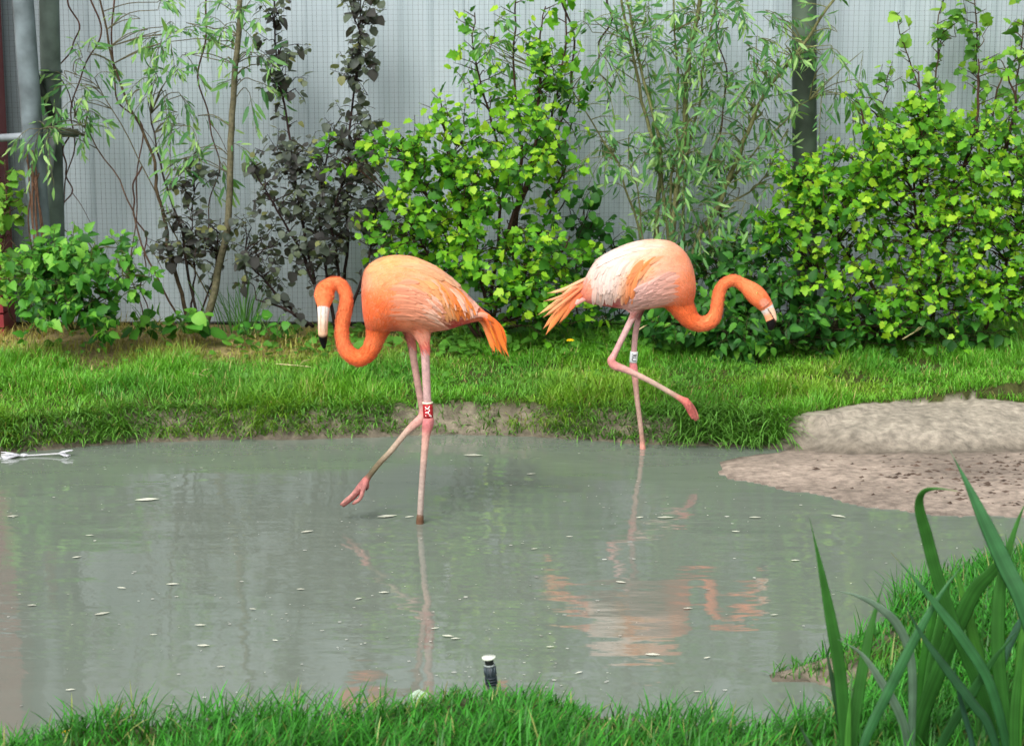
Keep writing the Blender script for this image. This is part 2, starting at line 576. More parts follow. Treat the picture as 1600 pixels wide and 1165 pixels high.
# red brick pier at the edge: each brick a piece
pier = thing('brick_pier', 'red painted brick pier at the end of the grey wall', 'pier', tuple(at(-40, 520, 9.0)))
e = at(-1, 300, 9.0)
bm_ = MB().box((-0.107, -0.05, -0.034), (0.107, 0.05, 0.034), lin(132, 44, 50)).mesh('brick', False)
bm_.materials.append(M_PLAIN)
mb = MB().box((e[0] - 1.35, 9.055, 0.1), (e[0] - 0.004, 9.2, 3.2), lin(130, 60, 62)).build('core', M_PLAIN, pier, False)
for r_ in range(39):
    for c_ in range(3):
        o = link('brick', bm_, None, pier)
        off = 0.11 * (r_ % 2)
        o.location = (e[0] - 0.107 - c_ * 0.222 - off * (c_ > 0), 9.01 + rng.normal(0, .0015), 0.16 + r_ * 0.0775)

# ------------------------------------------------------------------ grass
def blades(P, Ln, W, az, a0, k, col, segs=3):
    """curved tapering blades: base points, length, width, azimuth, first lean, added lean"""
    n = len(P)
    hd = np.stack([np.cos(az), np.sin(az), 0 * az], -1)
    sd_ = np.stack([-np.sin(az), np.cos(az), 0 * az], -1)
    cur = P.copy()
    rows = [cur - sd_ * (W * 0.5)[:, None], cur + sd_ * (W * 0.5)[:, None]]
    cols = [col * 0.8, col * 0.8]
    for s in range(1, segs + 1):
        a = a0 + k * (s - 0.5) / segs
        cur = cur + (Ln / segs)[:, None] * (hd * np.sin(a)[:, None] + np.array((0, 0, 1.0)) * np.cos(a)[:, None])
        if s < segs:
            w = W * 0.5 * (1 - 0.55 * (s / segs) ** 1.5)
            rows += [cur - sd_ * w[:, None], cur + sd_ * w[:, None]]
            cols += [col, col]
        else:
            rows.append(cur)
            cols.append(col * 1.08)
    m = len(rows)
    V = np.stack(rows, 1).reshape(-1, 3)
    K = np.stack(cols, 1).reshape(-1, 3)
    b0 = np.arange(n)[:, None] * m
    q = np.concatenate([b0 + np.array([2 * s, 2 * s + 1, 2 * s + 3, 2 * s + 2]) for s in range(segs - 1)], 0)
    t = b0 + np.array([2 * segs - 2, 2 * segs - 1, 2 * segs])
    return V, [q, t], K


def scatter(n, xa, xb, ya, yb):
    x, y = rng.uniform(xa, xb, n), rng.uniform(ya, yb, n)
    keep = np.abs(x) < 0.33 * y + 0.75
    return x[keep], y[keep]


def gcol(x, y, base, n):
    """living colour: patches of fresher, yellower and bluer grass, plus blade to blade variety"""
    yel = 0.65 * ss(0.5, 0.8, fbm(x + 31, y + 7, 1.6))[:, None]
    blu = ss(0.5, 0.75, fbm(x + 3, y + 57, 2.3))[:, None]
    c = base * (1 - yel) + lin(140, 176, 54) * yel
    c = c * (1 - 0.45 * blu) + lin(74, 146, 60) * 0.45 * blu
    c = c * (0.62 + 0.76 * rng.random((n, 1)))
    old = rng.random(n) < 0.06
    c[old] = lin(176, 166, 104) * (0.7 + 0.5 * rng.random((old.sum(), 1)))
    return c


x, y = scatter(235000, -3.9, 3.9, 7.2, 9.28)
s = sdist(x, y, SHORE)
bare = inpoly(x, y, BARE)
gap = ((x > at(570, 660, 7.5)[0]) & (x < at(880, 660, 7.5)[0]) & (s < 0.14)) & (fbm(x, y, 9) < 0.5)
dryp = ss(8.25, 8.75, y + 0.5 * (fbm(x, y, 2) - 0.5)) * ss(-0.1, -0.8, x)
keep = (s > 0.0) & (height(x, y) > 0.012) & ~bare & ~gap & (rng.random(len(x)) > 0.86 * dryp) & (y < 9.2)
keep &= rng.random(len(x)) < 0.35 + 1.0 * ss(0.25, 0.6, fbm(x, y, 6))
x, y, s, dryp = x[keep], y[keep], s[keep], dryp[keep]
n = len(x)
P = np.stack([x, y, height(x, y) - 0.004], -1)
tuft = fbm(x + 2, y + 3, 3.5)
Ln = (0.032 + 0.066 * ss(0.3, 0.75, tuft)) * (0.6 + 0.8 * rng.random(n))
rim = 1 - ss(0.05, 0.20, s)
Ln *= 1 + 0.5 * rim
Ln *= 1 + 0.5 * ss(1.6, 2.4, x) * ss(8.0, 8.6, y)
az = rng.uniform(0, 2 * np.pi, n)
az = np.where(rng.random(n) < 0.6 * rim, -np.pi / 2 + rng.normal(0, 0.7, n), az)
base = lin(106, 172, 50)[None] * (1 - 0.35 * rim[:, None]) + 0.35 * rim[:, None] * lin(80, 140, 58)
col = gcol(x, y, base, n)
col = col * (1 - dryp[:, None]) + dryp[:, None] * lin(168, 162, 84) * (0.6 + 0.7 * rng.random((n, 1)))
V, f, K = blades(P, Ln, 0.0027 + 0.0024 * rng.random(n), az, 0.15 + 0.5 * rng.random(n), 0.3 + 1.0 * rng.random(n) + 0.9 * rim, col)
o = link('bank_grass', mesh_np('bank_grass', V, f, K), M_GRASS)
o['kind'] = 'stuff'
tag(o, 'green lawn grass with yellowish patches covering the far bank', 'grass')

# long rim tufts hanging over the water
rx, ry, rl = [], [], []
for (pa, pb, cnt, L_) in ((-80, 210, 1000, 0.11), (210, 560, 800, 0.09), (560, 620, 160, 0.09), (860, 1060, 520, 0.09), (1060, 1225, 1100, 0.15), (640, 860, 150, 0.08)):
    px = rng.uniform(pa, pb, cnt)
    sh = np.interp(px, [p[0] for p in shore_px[1:17]], [p[1] for p in shore_px[1:17]])
    q = atz(px, sh, 0.0)
    rx.append(q[:, 0]); ry.append(q[:, 1] + rng.uniform(0.02, 0.15, cnt)); rl.append(np.full(cnt, L_))
x, y, Ls = np.concatenate(rx), np.concatenate(ry), np.concatenate(rl)
keep = ~inpoly(x, y, BARE)
x, y, Ls = x[keep], y[keep], Ls[keep]
n = len(x)
P = np.stack([x, y, height(x, y) - 0.004], -1)
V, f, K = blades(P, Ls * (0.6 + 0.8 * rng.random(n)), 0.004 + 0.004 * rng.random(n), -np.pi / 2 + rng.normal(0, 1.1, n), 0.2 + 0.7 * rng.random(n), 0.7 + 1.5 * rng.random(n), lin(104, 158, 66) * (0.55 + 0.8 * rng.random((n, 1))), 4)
o = link('rim_grass', mesh_np('rim_grass', V, f, K), M_GRASS)
o['kind'] = 'stuff'
tag(o, 'long bluish grass tufts hanging over the far water edge', 'grass')

# near bank, lush and taller
x, y = scatter(90000, -2.2, 2.1, 3.0, 5.3)
s = sdist(x, y, SHORE)
islet = inpoly(x, y, [atz(a, b_, .03)[:2] for a, b_ in ((1165, 1030), (1400, 990), (1420, 1075), (1320, 1090), (1190, 1075))])
stonez = inpoly(x, y, [atz(a, b_, .02)[:2] for a, b_ in ((915, 1095), (1010, 1120), (1010, 1150), (930, 1140))])
keep = (s > 0.012) & ~stonez & (rng.random(len(x)) < np.where(islet, 0.75, 1.0)) & (rng.random(len(x)) < 0.4 + ss(0.3, 0.55, fbm(x, y, 7)))
x, y, s, islet = x[keep], y[keep], s[keep], islet[keep]
n = len(x)
P = np.stack([x, y, height(x, y) - 0.004], -1)
tuft = ss(0.3, 0.7, fbm(x + 2, y + 3, 4.5))
right = ss(0.75, 1.0, x)
Ln = (0.045 + 0.055 * tuft) * (0.55 + 0.9 * rng.random(n)) * (1 - 0.5 * islet) * (1 + 0.15 * right)
rim = 1 - ss(0.02, 0.12, s)
az = rng.uniform(0, 2 * np.pi, n)
az = np.where(rng.random(n) < 0.35, rng.normal(0.2, 0.7, n), az)
col = gcol(x, y, lin(64, 146, 38)[None] * np.ones((n, 1)), n)
col = (col * 0.6 + 0.4 * lin(54, 136, 38)) * rng.uniform(0.4, 1.25, (n, 1))
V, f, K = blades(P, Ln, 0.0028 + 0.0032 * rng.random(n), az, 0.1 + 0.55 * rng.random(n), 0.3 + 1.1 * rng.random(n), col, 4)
o = link('near_grass', mesh_np('near_grass', V, f, K), M_GRASS)
o['kind'] = 'stuff'
tag(o, 'lush dark green grass on the near bank and right shore', 'grass')

# ------------------------------------------------------------------ leaf shapes
def leafmesh(half, fold, droop, curl, jag=0.0, seed=0):
    """half outline (side, along) from petiole to tip -> folded, drooping blade of unit length"""
    r = np.random.default_rng(seed)
    h = np.array(half, float)
    m = len(h)
    wl_ = h[:, 0] * (1 + jag * r.normal(0, 1, m))
    wr_ = h[:, 0] * (1 + jag * r.normal(0, 1, m))
    a = h[:, 1]
    bend = -droop * a ** 2
    sp_ = np.stack([0 * a, a, bend], -1)
    lf = np.stack([-wl_, a, bend + fold * wl_ - curl * wl_ ** 2], -1)
    rt = np.stack([wr_, a, bend + fold * wr_ - curl * wr_ ** 2], -1)
    V = np.vstack([sp_, lf, rt])
    i = np.arange(m - 1)
    q = np.vstack([np.stack([i, i + 1, m + i + 1, m + i], -1), np.stack([i, 2 * m + i, 2 * m + i + 1, i + 1], -1)])
    return V, q


H_NINE = [(0.0, 0), (0.20, 0.0), (0.40, 0.14), (0.33, 0.30), (0.47, 0.44), (0.40, 0.56), (0.25, 0.62), (0.24, 0.76), (0.10, 0.90), (0.0, 1.0)]
H_ROUND = [(0.0, 0), (0.24, 0.05), (0.42, 0.22), (0.46, 0.42), (0.40, 0.62), (0.26, 0.80), (0.10, 0.94), (0.0, 1.0)]
H_WILL = [(0.0, 0), (0.06, 0.1), (0.105, 0.3), (0.11, 0.5), (0.07, 0.78), (0.0, 1.0)]
H_RASP = [(0.0, 0), (0.18, 0.06), (0.33, 0.22), (0.30, 0.30), (0.36, 0.42), (0.28, 0.52), (0.28, 0.64), (0.16, 0.74), (0.14, 0.84), (0.0, 1.0)]
H_VINE = [(0.0, 0), (0.30, -0.10), (0.50, 0.10), (0.42, 0.30), (0.52, 0.52), (0.30, 0.60), (0.26, 0.80), (0.0, 1.0)]
SHAPES = {}
for nm, hh, jag in (('nine', H_NINE, 0.12), ('round', H_ROUND, 0.08), ('willow', H_WILL, 0.1), ('rasp', H_RASP, 0.1), ('vine', H_VINE, 0.1)):
    SHAPES[nm] = [leafmesh(hh, 0.05 + 0.45 * random.random(), random.uniform(0.05, 0.5), random.uniform(-0.3, 0.5), jag, k) for k in range(4)]


def palette_mesh(kind, palette):
    """shared leaf meshes: every shape in every colour of the plant"""
    out = []
    for (V, q) in SHAPES[kind]:
        row = []
        for c in palette:
            c = np.array(c)
            K = np.tile(c, (len(V), 1))
            K[:len(V) // 3] *= 1.12                    # paler midrib
            me = mesh_np('leaf', V, [q], K)
            me.materials.append(M_LEAF)
            row.append(me)
        out.append(row)
    return out


def frame(tip, nrm):
    yv = tip / (np.linalg.norm(tip, axis=-1, keepdims=True) + 1e-9)
    xv = np.cross(yv, nrm)
    xv /= np.linalg.norm(xv, axis=-1, keepdims=True) + 1e-9
    return xv, yv, np.cross(xv, yv)


class Plant:
    def __init__(s, name, label, cat, base, kind, palette, group=None, stemcol=(0.05, 0.035, 0.025), nparts=300, part='leaf'):
        s.t = thing(name, label, cat, tuple(base), group)
        s.kind, s.pal, s.np_, s.stemcol, s.part = kind, palette, nparts, np.array(stemcol), part
        s.pts, s.leaf = [], []
        s.tw = MB()

    def stem(s, pxs, r0, r1, wob=0.006, sides=6, col=None, name='stem'):
        P = np.array([at(a, b_, y) for a, b_, y in pxs])
        P = crom(P, 6) if len(P) > 2 else np.linspace(P[0], P[-1], 10)
        n = len(P)
        w = np.cumsum(rng.normal(0, wob, (n, 3)), 0)
        w -= w[0]
        P = P + w * np.array((1, 1, 0.2))
        c = (s.stemcol if col is None else np.asarray(col)) * (0.75 + 0.5 * rng.random((n, 1)))
        MB().tube(P, np.linspace(r0, r1, n), sides, c).build(name, M_BARK, s.t)
        s.pts.append(P)
        return P

    def twig(s, p, d, ln, nl, size, droop=0.0, young=0.5, r=0.0022, spread=0.8, up=0.6, connect=True, pair=False):
        d = np.array(d) / np.linalg.norm(d)
        n = 7
        tt = np.linspace(0, 1, n)[:, None]
        Q = p + d * ln * tt + np.array((0, 0, -1)) * droop * ln * tt ** 2 + np.cumsum(rng.normal(0, ln * 0.02, (n, 3)), 0) * tt
        if connect and s.pts:
            A = np.vstack(s.pts)
            dd = np.linalg.norm(A - p, axis=1) + 1.2 * np.maximum(0, A[:, 2] - p[2] + 0.04)
            a = A[np.argmin(dd)]
            m = 0.5 * (a + p) + rng.normal(0, 0.012, 3)
            m[2] += 0.02
            Q = np.vstack([crom([a, m, p], 3)[:-1], Q])
        s.tw.tube(Q, np.linspace(r * 1.4, r * 0.5, len(Q)), 4, s.stemcol * rng.uniform(0.7, 1.3), cap=False)
        L0 = len(Q) - n
        for k in range(nl):
            u = (k + 0.5 + rng.uniform(-0.3, 0.3)) / nl
            u = 0.12 + 0.88 * u
            fi = L0 + u * (n - 1)
            i = min(int(fi), len(Q) - 2)
            pos = Q[i] + (Q[i + 1] - Q[i]) * (fi - i)
            dirn = Q[i + 1] - Q[i]
            dirn /= np.linalg.norm(dirn) + 1e-9
            side = np.cross(dirn, rng.normal(0, 1, 3))
            side /= np.linalg.norm(side) + 1e-9
            side *= (1 if k % 2 else -1)
            tip = dirn * (1 - spread) + side * spread + np.array((0, 0, -0.15 - droop * 0.5)) + rng.normal(0, 0.15, 3)
            nr = np.array((0, -0.45, up)) + rng.normal(0, 0.33, 3)
            sz = size * rng.choice([rng.uniform(0.4, 0.8), rng.uniform(0.75, 1.4)]) * (1.08 - 0.35 * u)
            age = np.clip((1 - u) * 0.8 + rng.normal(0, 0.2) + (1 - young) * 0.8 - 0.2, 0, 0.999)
            st = tip / np.linalg.norm(tip) * sz * 0.35
            s.tw.tube([pos, pos + st], [0.0011, 0.0008], 3, s.stemcol * 0.6 + 0.4 * np.array(s.pal[-1]), cap=False)
            s.leaf.append((pos + st, tip, nr, sz, age))

    def blob(s, cx, cy, rx, ry, Yc, rY, ntw, ln, nl, size, droop=0.0, young=0.5, up=0.6, out=0.7, rise=0.5, spread=0.8):
        for _ in range(ntw):
            v = rng.normal(0, 1, 3)
            v *= rng.random() ** 0.45 / np.linalg.norm(v)
            p = at(cx + v[0] * rx, cy - v[2] * ry, Yc + v[1] * rY)
            d = np.array((v[0] * out, v[1] * out - 0.15, v[2] * out + rise)) + rng.normal(0, 0.35, 3)
            s.twig(p, d, ln * rng.uniform(0.6, 1.3), nl, size, droop, young, up=up, spread=spread)

    def along(s, P, every, ln, nl, size, droop=0.0, young=0.6, up=0.6, start=0.25, end=1.0, spread=0.8):
        seg = np.r_[0, np.cumsum(np.linalg.norm(np.diff(P, axis=0), axis=1))]
        for u in np.arange(seg[-1] * start, seg[-1] * end, every):
            p = np.array([np.interp(u, seg, P[:, i]) for i in range(3)])
            a = rng.uniform(0, 2 * np.pi)
            s.twig(p, (math.cos(a), math.sin(a), 0.45), ln * rng.uniform(0.5, 1.2), nl, size, droop, young, connect=False, up=up, spread=spread)

    def finish(s):
        if s.tw.n:
            s.tw.build('twigs', M_BARK, s.t)['kind'] = 'stuff'
        if not s.leaf:
            return
        P = np.array([l[0] for l in s.leaf])
        keepw = P[:, 1] < WALL_Y - 0.07
        T, Nn, S, A = (np.array([l[i] for l in s.leaf]) for i in (1, 2, 3, 4))
        P, T, Nn, S, A = P[keepw], T[keepw], Nn[keepw], S[keepw], A[keepw]
        xv, yv, zv = frame(T, Nn)
        sh = rng.integers(0, 4, len(P))
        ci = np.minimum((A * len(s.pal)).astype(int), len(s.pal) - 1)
        px, dep = proj(P)
        vis = (px[:, 0] > -60) & (px[:, 0] < 1660) & (px[:, 1] > -60)
        order = np.argsort(-(vis * (S / dep) * (1.0 + 1.2 * (P[:, 1].max() - P[:, 1]))))
        one = set(order[:s.np_].tolist())
        meshes = palette_mesh(s.kind, s.pal)
        rest = MB()
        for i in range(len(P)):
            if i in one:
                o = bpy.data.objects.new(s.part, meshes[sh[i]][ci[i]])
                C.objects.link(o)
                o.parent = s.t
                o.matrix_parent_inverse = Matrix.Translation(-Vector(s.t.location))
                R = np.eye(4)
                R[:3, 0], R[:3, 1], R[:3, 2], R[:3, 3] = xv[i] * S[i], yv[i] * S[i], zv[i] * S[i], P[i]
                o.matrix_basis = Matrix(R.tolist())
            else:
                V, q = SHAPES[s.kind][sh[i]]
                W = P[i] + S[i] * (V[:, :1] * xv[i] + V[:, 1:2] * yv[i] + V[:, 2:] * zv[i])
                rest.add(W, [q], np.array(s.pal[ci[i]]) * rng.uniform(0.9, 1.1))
        if rest.n:
            rest.build('foliage', M_LEAF, s.t)['kind'] = 'stuff'


def pal(*cs):
    return [tuple(lin(*c)) for c in cs]


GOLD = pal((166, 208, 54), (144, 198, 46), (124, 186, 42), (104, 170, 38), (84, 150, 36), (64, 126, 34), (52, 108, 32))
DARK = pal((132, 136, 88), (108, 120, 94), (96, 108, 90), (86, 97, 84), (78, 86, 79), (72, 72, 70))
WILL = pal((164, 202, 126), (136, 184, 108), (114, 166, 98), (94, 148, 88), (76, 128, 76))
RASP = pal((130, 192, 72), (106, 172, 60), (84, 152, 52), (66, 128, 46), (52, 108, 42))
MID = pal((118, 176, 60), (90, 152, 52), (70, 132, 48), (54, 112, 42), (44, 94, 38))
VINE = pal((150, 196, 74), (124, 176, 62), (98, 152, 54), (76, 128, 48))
BR = lin(70, 52, 42)
GB = lin(112, 114, 76)

# yellow-green shrub behind the two birds
p = Plant('golden_shrub', 'yellow-green lobed-leaf shrub with open tall shoots behind the space between the flamingos', 'shrub', at(770, 520, 8.85), 'nine', GOLD, stemcol=BR, group='yellow-green shrubs')
for a in ([(770, 530, 8.9), (775, 430, 8.9), (800, 330, 8.9), (850, 200, 8.95), (872, 80, 8.95), (876, -60, 8.95)],
          [(760, 530, 8.85), (765, 420, 8.85), (770, 330, 8.85), (764, 230, 8.85), (740, 120, 8.9), (735, 20, 8.9)],
          [(780, 530, 8.8), (812, 440, 8.8), (850, 330, 8.8), (870, 250, 8.8)],
          [(755, 530, 8.8), (720, 430, 8.75), (680, 330, 8.7), (630, 240, 8.7)],
          [(765, 530, 8.75), (745, 420, 8.7), (720, 300, 8.7), (700, 190, 8.75)],
          [(750, 530, 8.8), (690, 450, 8.7), (640, 380, 8.65), (600, 310, 8.65)],
          [(772, 530, 8.8), (830, 450, 8.7), (880, 400, 8.65), (905, 370, 8.65)], [(800, 400, 8.85), (812, 250, 8.9), (800, 120, 8.95), (806, -40, 8.95)], [(790, 380, 8.8), (835, 230, 8.85), (842, 100, 8.9), (850, 10, 8.9)], [(720, 360, 8.75), (700, 240, 8.8), (690, 150, 8.85)]):
    P = p.stem(a, 0.011, 0.003)
    p.along(P, 0.055, 0.12, 4, 0.056, start=0.4, young=0.6)
for bl in ((660, 270, 70, 55, 8.65, .22, 36), (740, 330, 100, 80, 8.65, .25, 50), (820, 260, 80, 90, 8.7, .22, 40), (860, 160, 45, 90, 8.8, .15, 22), (640, 360, 60, 40, 8.6, .2, 22),
           (720, 420, 110, 50, 8.6, .22, 34), (850, 420, 70, 70, 8.6, .2, 30), (720, 215, 50, 40, 8.7, .15, 10), (740, 160, 40, 120, 8.8, .1, 7), (820, 480, 60, 35, 8.55, .15, 18), (560, 240, 90, 22, 8.7, .15, 8), (880, 480, 30, 40, 8.6, .12, 10)):
    p.blob(*bl[:6], int(bl[6] * 1.35), 0.15, 8, 0.053, droop=0.22, young=0.55)
p.finish()

# big yellow-green shrub at the right
p = Plant('golden_shrub', 'broad dense yellow-green lobed-leaf shrub beside the dark timber post', 'shrub', at(1440, 540, 8.75), 'nine', GOLD, stemcol=BR, group='yellow-green shrubs')
for a in ([(1440, 545, 8.8), (1430, 420, 8.8), (1390, 300, 8.8), (1330, 240, 8.8)], [(1450, 545, 8.8), (1480, 400, 8.8), (1500, 280, 8.8), (1500, 190, 8.8)],
          [(1460, 545, 8.8), (1530, 420, 8.75), (1580, 300, 8.75), (1620, 210, 8.75)], [(1430, 545, 8.75), (1360, 440, 8.7), (1290, 350, 8.65), (1240, 290, 8.65)],
          [(1445, 545, 8.7), (1440, 430, 8.6), (1440, 300, 8.6), (1450, 200, 8.65)], [(1530, 545, 8.7), (1560, 440, 8.6), (1600, 350, 8.6), (1650, 280, 8.6)],
          [(1400, 545, 8.7), (1340, 480, 8.6), (1290, 430, 8.6)], [(1440, 300, 8.7), (1446, 200, 8.75), (1440, 110, 8.8)], [(1500, 280, 8.7), (1520, 180, 8.75), (1512, 90, 8.8)], [(1380, 300, 8.7), (1360, 220, 8.75), (1352, 160, 8.8)], [(1570, 260, 8.7), (1585, 170, 8.75), (1575, 110, 8.8)]):
    P = p.stem(a, 0.012, 0.003)
    p.along(P, 0.07, 0.12, 4, 0.053, start=0.4, young=0.65)
for bl in ((1290, 290, 75, 50, 8.6, .2, 44), (1420, 245, 90, 60, 8.6, .25, 56), (1540, 260, 90, 80, 8.6, .25, 64), (1380, 340, 130, 60, 8.5, .25, 56), (1530, 380, 110, 70, 8.45, .25, 60),
           (1470, 200, 60, 40, 8.65, .15, 20), (1330, 430, 100, 60, 8.5, .22, 34), (1450, 460, 120, 50, 8.4, .2, 44), (1570, 470, 60, 50, 8.4, .2, 26), (1630, 350, 50, 120, 8.5, .25, 40), (1240, 350, 50, 50, 8.6, .18, 18), (1380, 500, 60, 25, 8.4, .12, 12)):
    p.blob(*bl[:6], int(bl[6] * 1.5), 0.15, 8, 0.048, droop=0.22, young=0.58)
p.finish()

# climbing vine shoots above the right shrub
p = Plant('climbing_vine', 'green heart-leaved vine shoots climbing the netting above the broad yellow-green shrub', 'vine', at(1490, 300, 9.1), 'vine', VINE, stemcol=lin(80, 66, 48), nparts=240)
for a in ([(1450, 300, 9.05), (1462, 150, 9.1), (1470, 40, 9.1), (1478, -60, 9.1)], [(1530, 300, 9.05), (1532, 150, 9.1), (1524, 20, 9.1), (1522, -60, 9.1)], [(1420, 300, 9.1), (1440, 190, 9.12), (1410, 90, 9.12), (1385, 20, 9.12)],
          [(1590, 300, 9.05), (1592, 180, 9.1), (1600, 60, 9.1), (1612, -40, 9.1)], [(1545, 250, 9.1), (1560, 140, 9.1), (1590, 90, 9.1), (1640, 60, 9.1)], [(1360, 330, 9.1), (1370, 220, 9.1), (1395, 130, 9.1)]):
    P = p.stem(a, 0.006, 0.002)
    p.along(P, 0.05, 0.07, 2, 0.062, start=0.1, young=0.5)
p.blob(1530, 60, 70, 60, 9.1, .08, 16, 0.1, 3, 0.06)
p.blob(1370, 170, 40, 50, 9.1, .08, 8, 0.1, 3, 0.06)
p.finish()

# vine on the left pier
p = Plant('climbing_vine', 'small bright vine clinging to the red brick pier', 'vine', at(20, 430, 8.8), 'vine', VINE, stemcol=lin(80, 66, 48), nparts=120)
P = p.stem([(20, 500, 8.85), (10, 420, 8.82), (25, 330, 8.8), (30, 250, 8.8)], 0.006, 0.002)
p.along(P, 0.04, 0.1, 3, 0.06, start=0.1)
p.blob(10, 330, 35, 60, 8.75, .08, 10, 0.1, 4, 0.058)
p.blob(5, 440, 25, 40, 8.75, .08, 8, 0.1, 4, 0.06)
p.finish()

# raspberry-like bush by the posts
p = Plant('bramble_bush', 'low bright green serrated-leaf bush at the foot of the two left posts', 'bush', at(120, 510, 8.6), 'rasp', RASP, stemcol=lin(92, 96, 58))
for a in ([(115, 515, 8.6), (105, 450, 8.6), (80, 400, 8.6)], [(120, 515, 8.6), (130, 440, 8.55), (150, 390, 8.6)], [(118, 515, 8.6), (160, 460, 8.5), (195, 430, 8.5)], [(112, 515, 8.6), (60, 460, 8.5), (35, 430, 8.5)]):
    p.stem(a, 0.006, 0.003)
for bl in ((100, 400, 55, 28, 8.55, .15, 22), (70, 430, 60, 35, 8.45, .15, 24), (150, 440, 50, 45, 8.45, .15, 24), (110, 470, 80, 35, 8.4, .15, 26), (60, 495, 40, 20, 8.4, .1, 8), (150, 500, 50, 18, 8.4, .1, 10), (195, 400, 25, 30, 8.6, .08, 5), (220, 440, 40, 14, 8.6, .1, 5)):
    p.blob(*bl[:6], int(bl[6] * 1.5), 0.11, 6, 0.064, droop=0.3, young=0.5, up=0.8)
p.finish()

# dark purple-green shrub with two spires
p = Plant('dark_shrub', 'tall purple-grey leaved shrub with two narrow spires behind the bent flamingo head', 'shrub', at(520, 510, 8.9), 'round', DARK, stemcol=lin(52, 40, 38), group='dark leaved shrubs')
for a in ([(530, 520, 8.9), (538, 400, 8.9), (550, 250, 8.95), (562, 100, 9.0), (570, -60, 9.0)], [(500, 520, 8.9), (480, 400, 8.9), (455, 250, 8.95), (436, 100, 9.0), (430, -60, 9.0)],
          [(535, 520, 8.88), (530, 420, 8.85), (525, 330, 8.85), (545, 230, 8.9)], [(510, 520, 8.88), (490, 430, 8.8), (440, 330, 8.8), (400, 260, 8.85)], [(540, 520, 8.85), (570, 420, 8.8), (600, 320, 8.8)],
          [(525, 520, 8.9), (500, 330, 8.9), (520, 200, 8.95)], [(480, 510, 8.85), (430, 450, 8.8), (395, 400, 8.8)], [(490, 510, 8.8), (440, 480, 8.75), (400, 470, 8.75)]):
    P = p.stem(a, 0.010, 0.003)
    p.along(P, 0.042, 0.07, 3, 0.05, start=0.3, young=0.4, up=1.0)
for bl in ((550, 230, 40, 60, 8.9, .12, 18), (560, 90, 22, 110, 8.98, .07, 22), (440, 90, 26, 100, 8.98, .08, 13), (450, 280, 60, 70, 8.85, .15, 26), (530, 330, 70, 60, 8.8, .16, 32), (590, 350, 40, 40, 8.8, .12, 12), (410, 390, 40, 60, 8.8, .14, 16), (480, 400, 60, 50, 8.8, .14, 12)):
    p.blob(*bl[:6], int(bl[6] * 1.6), 0.11, 6, 0.048, droop=0.1, young=0.4, up=1.1)
p.finish()
p = Plant('dark_shrub', 'small purple-grey leaved sapling beside the slim curved willow trunk', 'shrub', at(305, 510, 8.95), 'round', DARK, stemcol=lin(60, 44, 40), nparts=160, group='dark leaved shrubs')
for a in ([(300, 515, 8.95), (304, 430, 8.95), (302, 330, 8.95), (298, 240, 9.0)], [(306, 515, 8.95), (330, 420, 8.9), (335, 340, 8.9)]):
    P = p.stem(a, 0.006, 0.002)
    p.along(P, 0.05, 0.08, 3, 0.05, start=0.35, young=0.4, up=1.0)
for bl in ((310, 370, 55, 45, 8.85, .12, 18), (270, 400, 35, 22, 8.85, .1, 7), (300, 280, 30, 40, 8.9, .1, 6)):
    p.blob(*bl[:6], int(bl[6] * 1.6), 0.10, 6, 0.046, droop=0.1, young=0.35, up=1.1)
p.finish()

# willow with many stems in the centre right
p = Plant('willow', 'many-stemmed grey-green willow rising behind the pale flamingo', 'willow', at(1040, 490, 8.95), 'willow', WILL, stemcol=GB)
stems = [([(1032, 510, 8.95), (1028, 380, 8.95), (1030, 280, 8.95), (1000, 160, 8.95), (962, -40, 9.0)], .017, .006), ([(1040, 510, 8.95), (1036, 330, 8.95), (1010, 200, 8.95), (985, 60, 9.0), (975, -60, 9.0)], .011, .005),
         ([(1050, 510, 8.9), (1060, 350, 8.9), (1078, 200, 8.9), (1090, 60, 8.95), (1104, -60, 8.95)], .019, .010), ([(1046, 510, 8.92), (1042, 330, 8.92), (1044, 160, 8.95), (1036, -60, 8.95)], .010, .004),
         ([(1060, 510, 8.9), (1085, 390, 8.85), (1130, 290, 8.85), (1160, 190, 8.85), (1240, 70, 8.85), (1330, -40, 8.9)], .018, .006), ([(1110, 400, 8.85), (1120, 320, 8.85), (1180, 230, 8.85), (1260, 160, 8.85)], .008, .003),
         ([(1070, 510, 8.95), (1075, 300, 8.98), (1110, 140, 9.0), (1130, 0, 9.0), (1136, -60, 9.0)], .009, .004), ([(1030, 500, 8.9), (990, 330, 8.9), (960, 240, 8.9), (900, 140, 8.95)], .008, .003),
         ([(1000, 510, 8.85), (992, 330, 8.85), (970, 250, 8.85)], .006, .002), ([(1055, 510, 8.88), (1100, 360, 8.9), (1190, 290, 8.9), (1240, 200, 8.9)], .008, .003)]
for a, r0, r1 in stems:
    P = p.stem(a, r0, r1, 0.008, 7)
    p.along(P, 0.08, 0.15, 9, 0.072, droop=0.25, start=0.3, up=0.3, spread=0.55)
for bl in ((1060, 260, 60, 50, 8.8, .15, 18), (960, 230, 40, 40, 8.85, .12, 12), (1130, 180, 80, 70, 8.8, .2, 26), (1010, 60, 80, 60, 8.9, .15, 22), (1190, 110, 70, 70, 8.85, .15, 22), (1300, 90, 60, 70, 8.85, .15, 16), (1080, 330, 50, 60, 8.75, .15, 16), (1180, 290, 60, 60, 8.8, .15, 14),
           (930, 100, 50, 80, 8.9, .12, 14), (770, 60, 50, 40, 8.95, .08, 9), (1130, 40, 90, 50, 8.9, .15, 22)):
    p.blob(*bl[:6], int(bl[6] * 0.95), 0.18, 12, 0.072, droop=0.6, young=0.5, up=0.3, rise=0.1, spread=0.55)
p.finish()
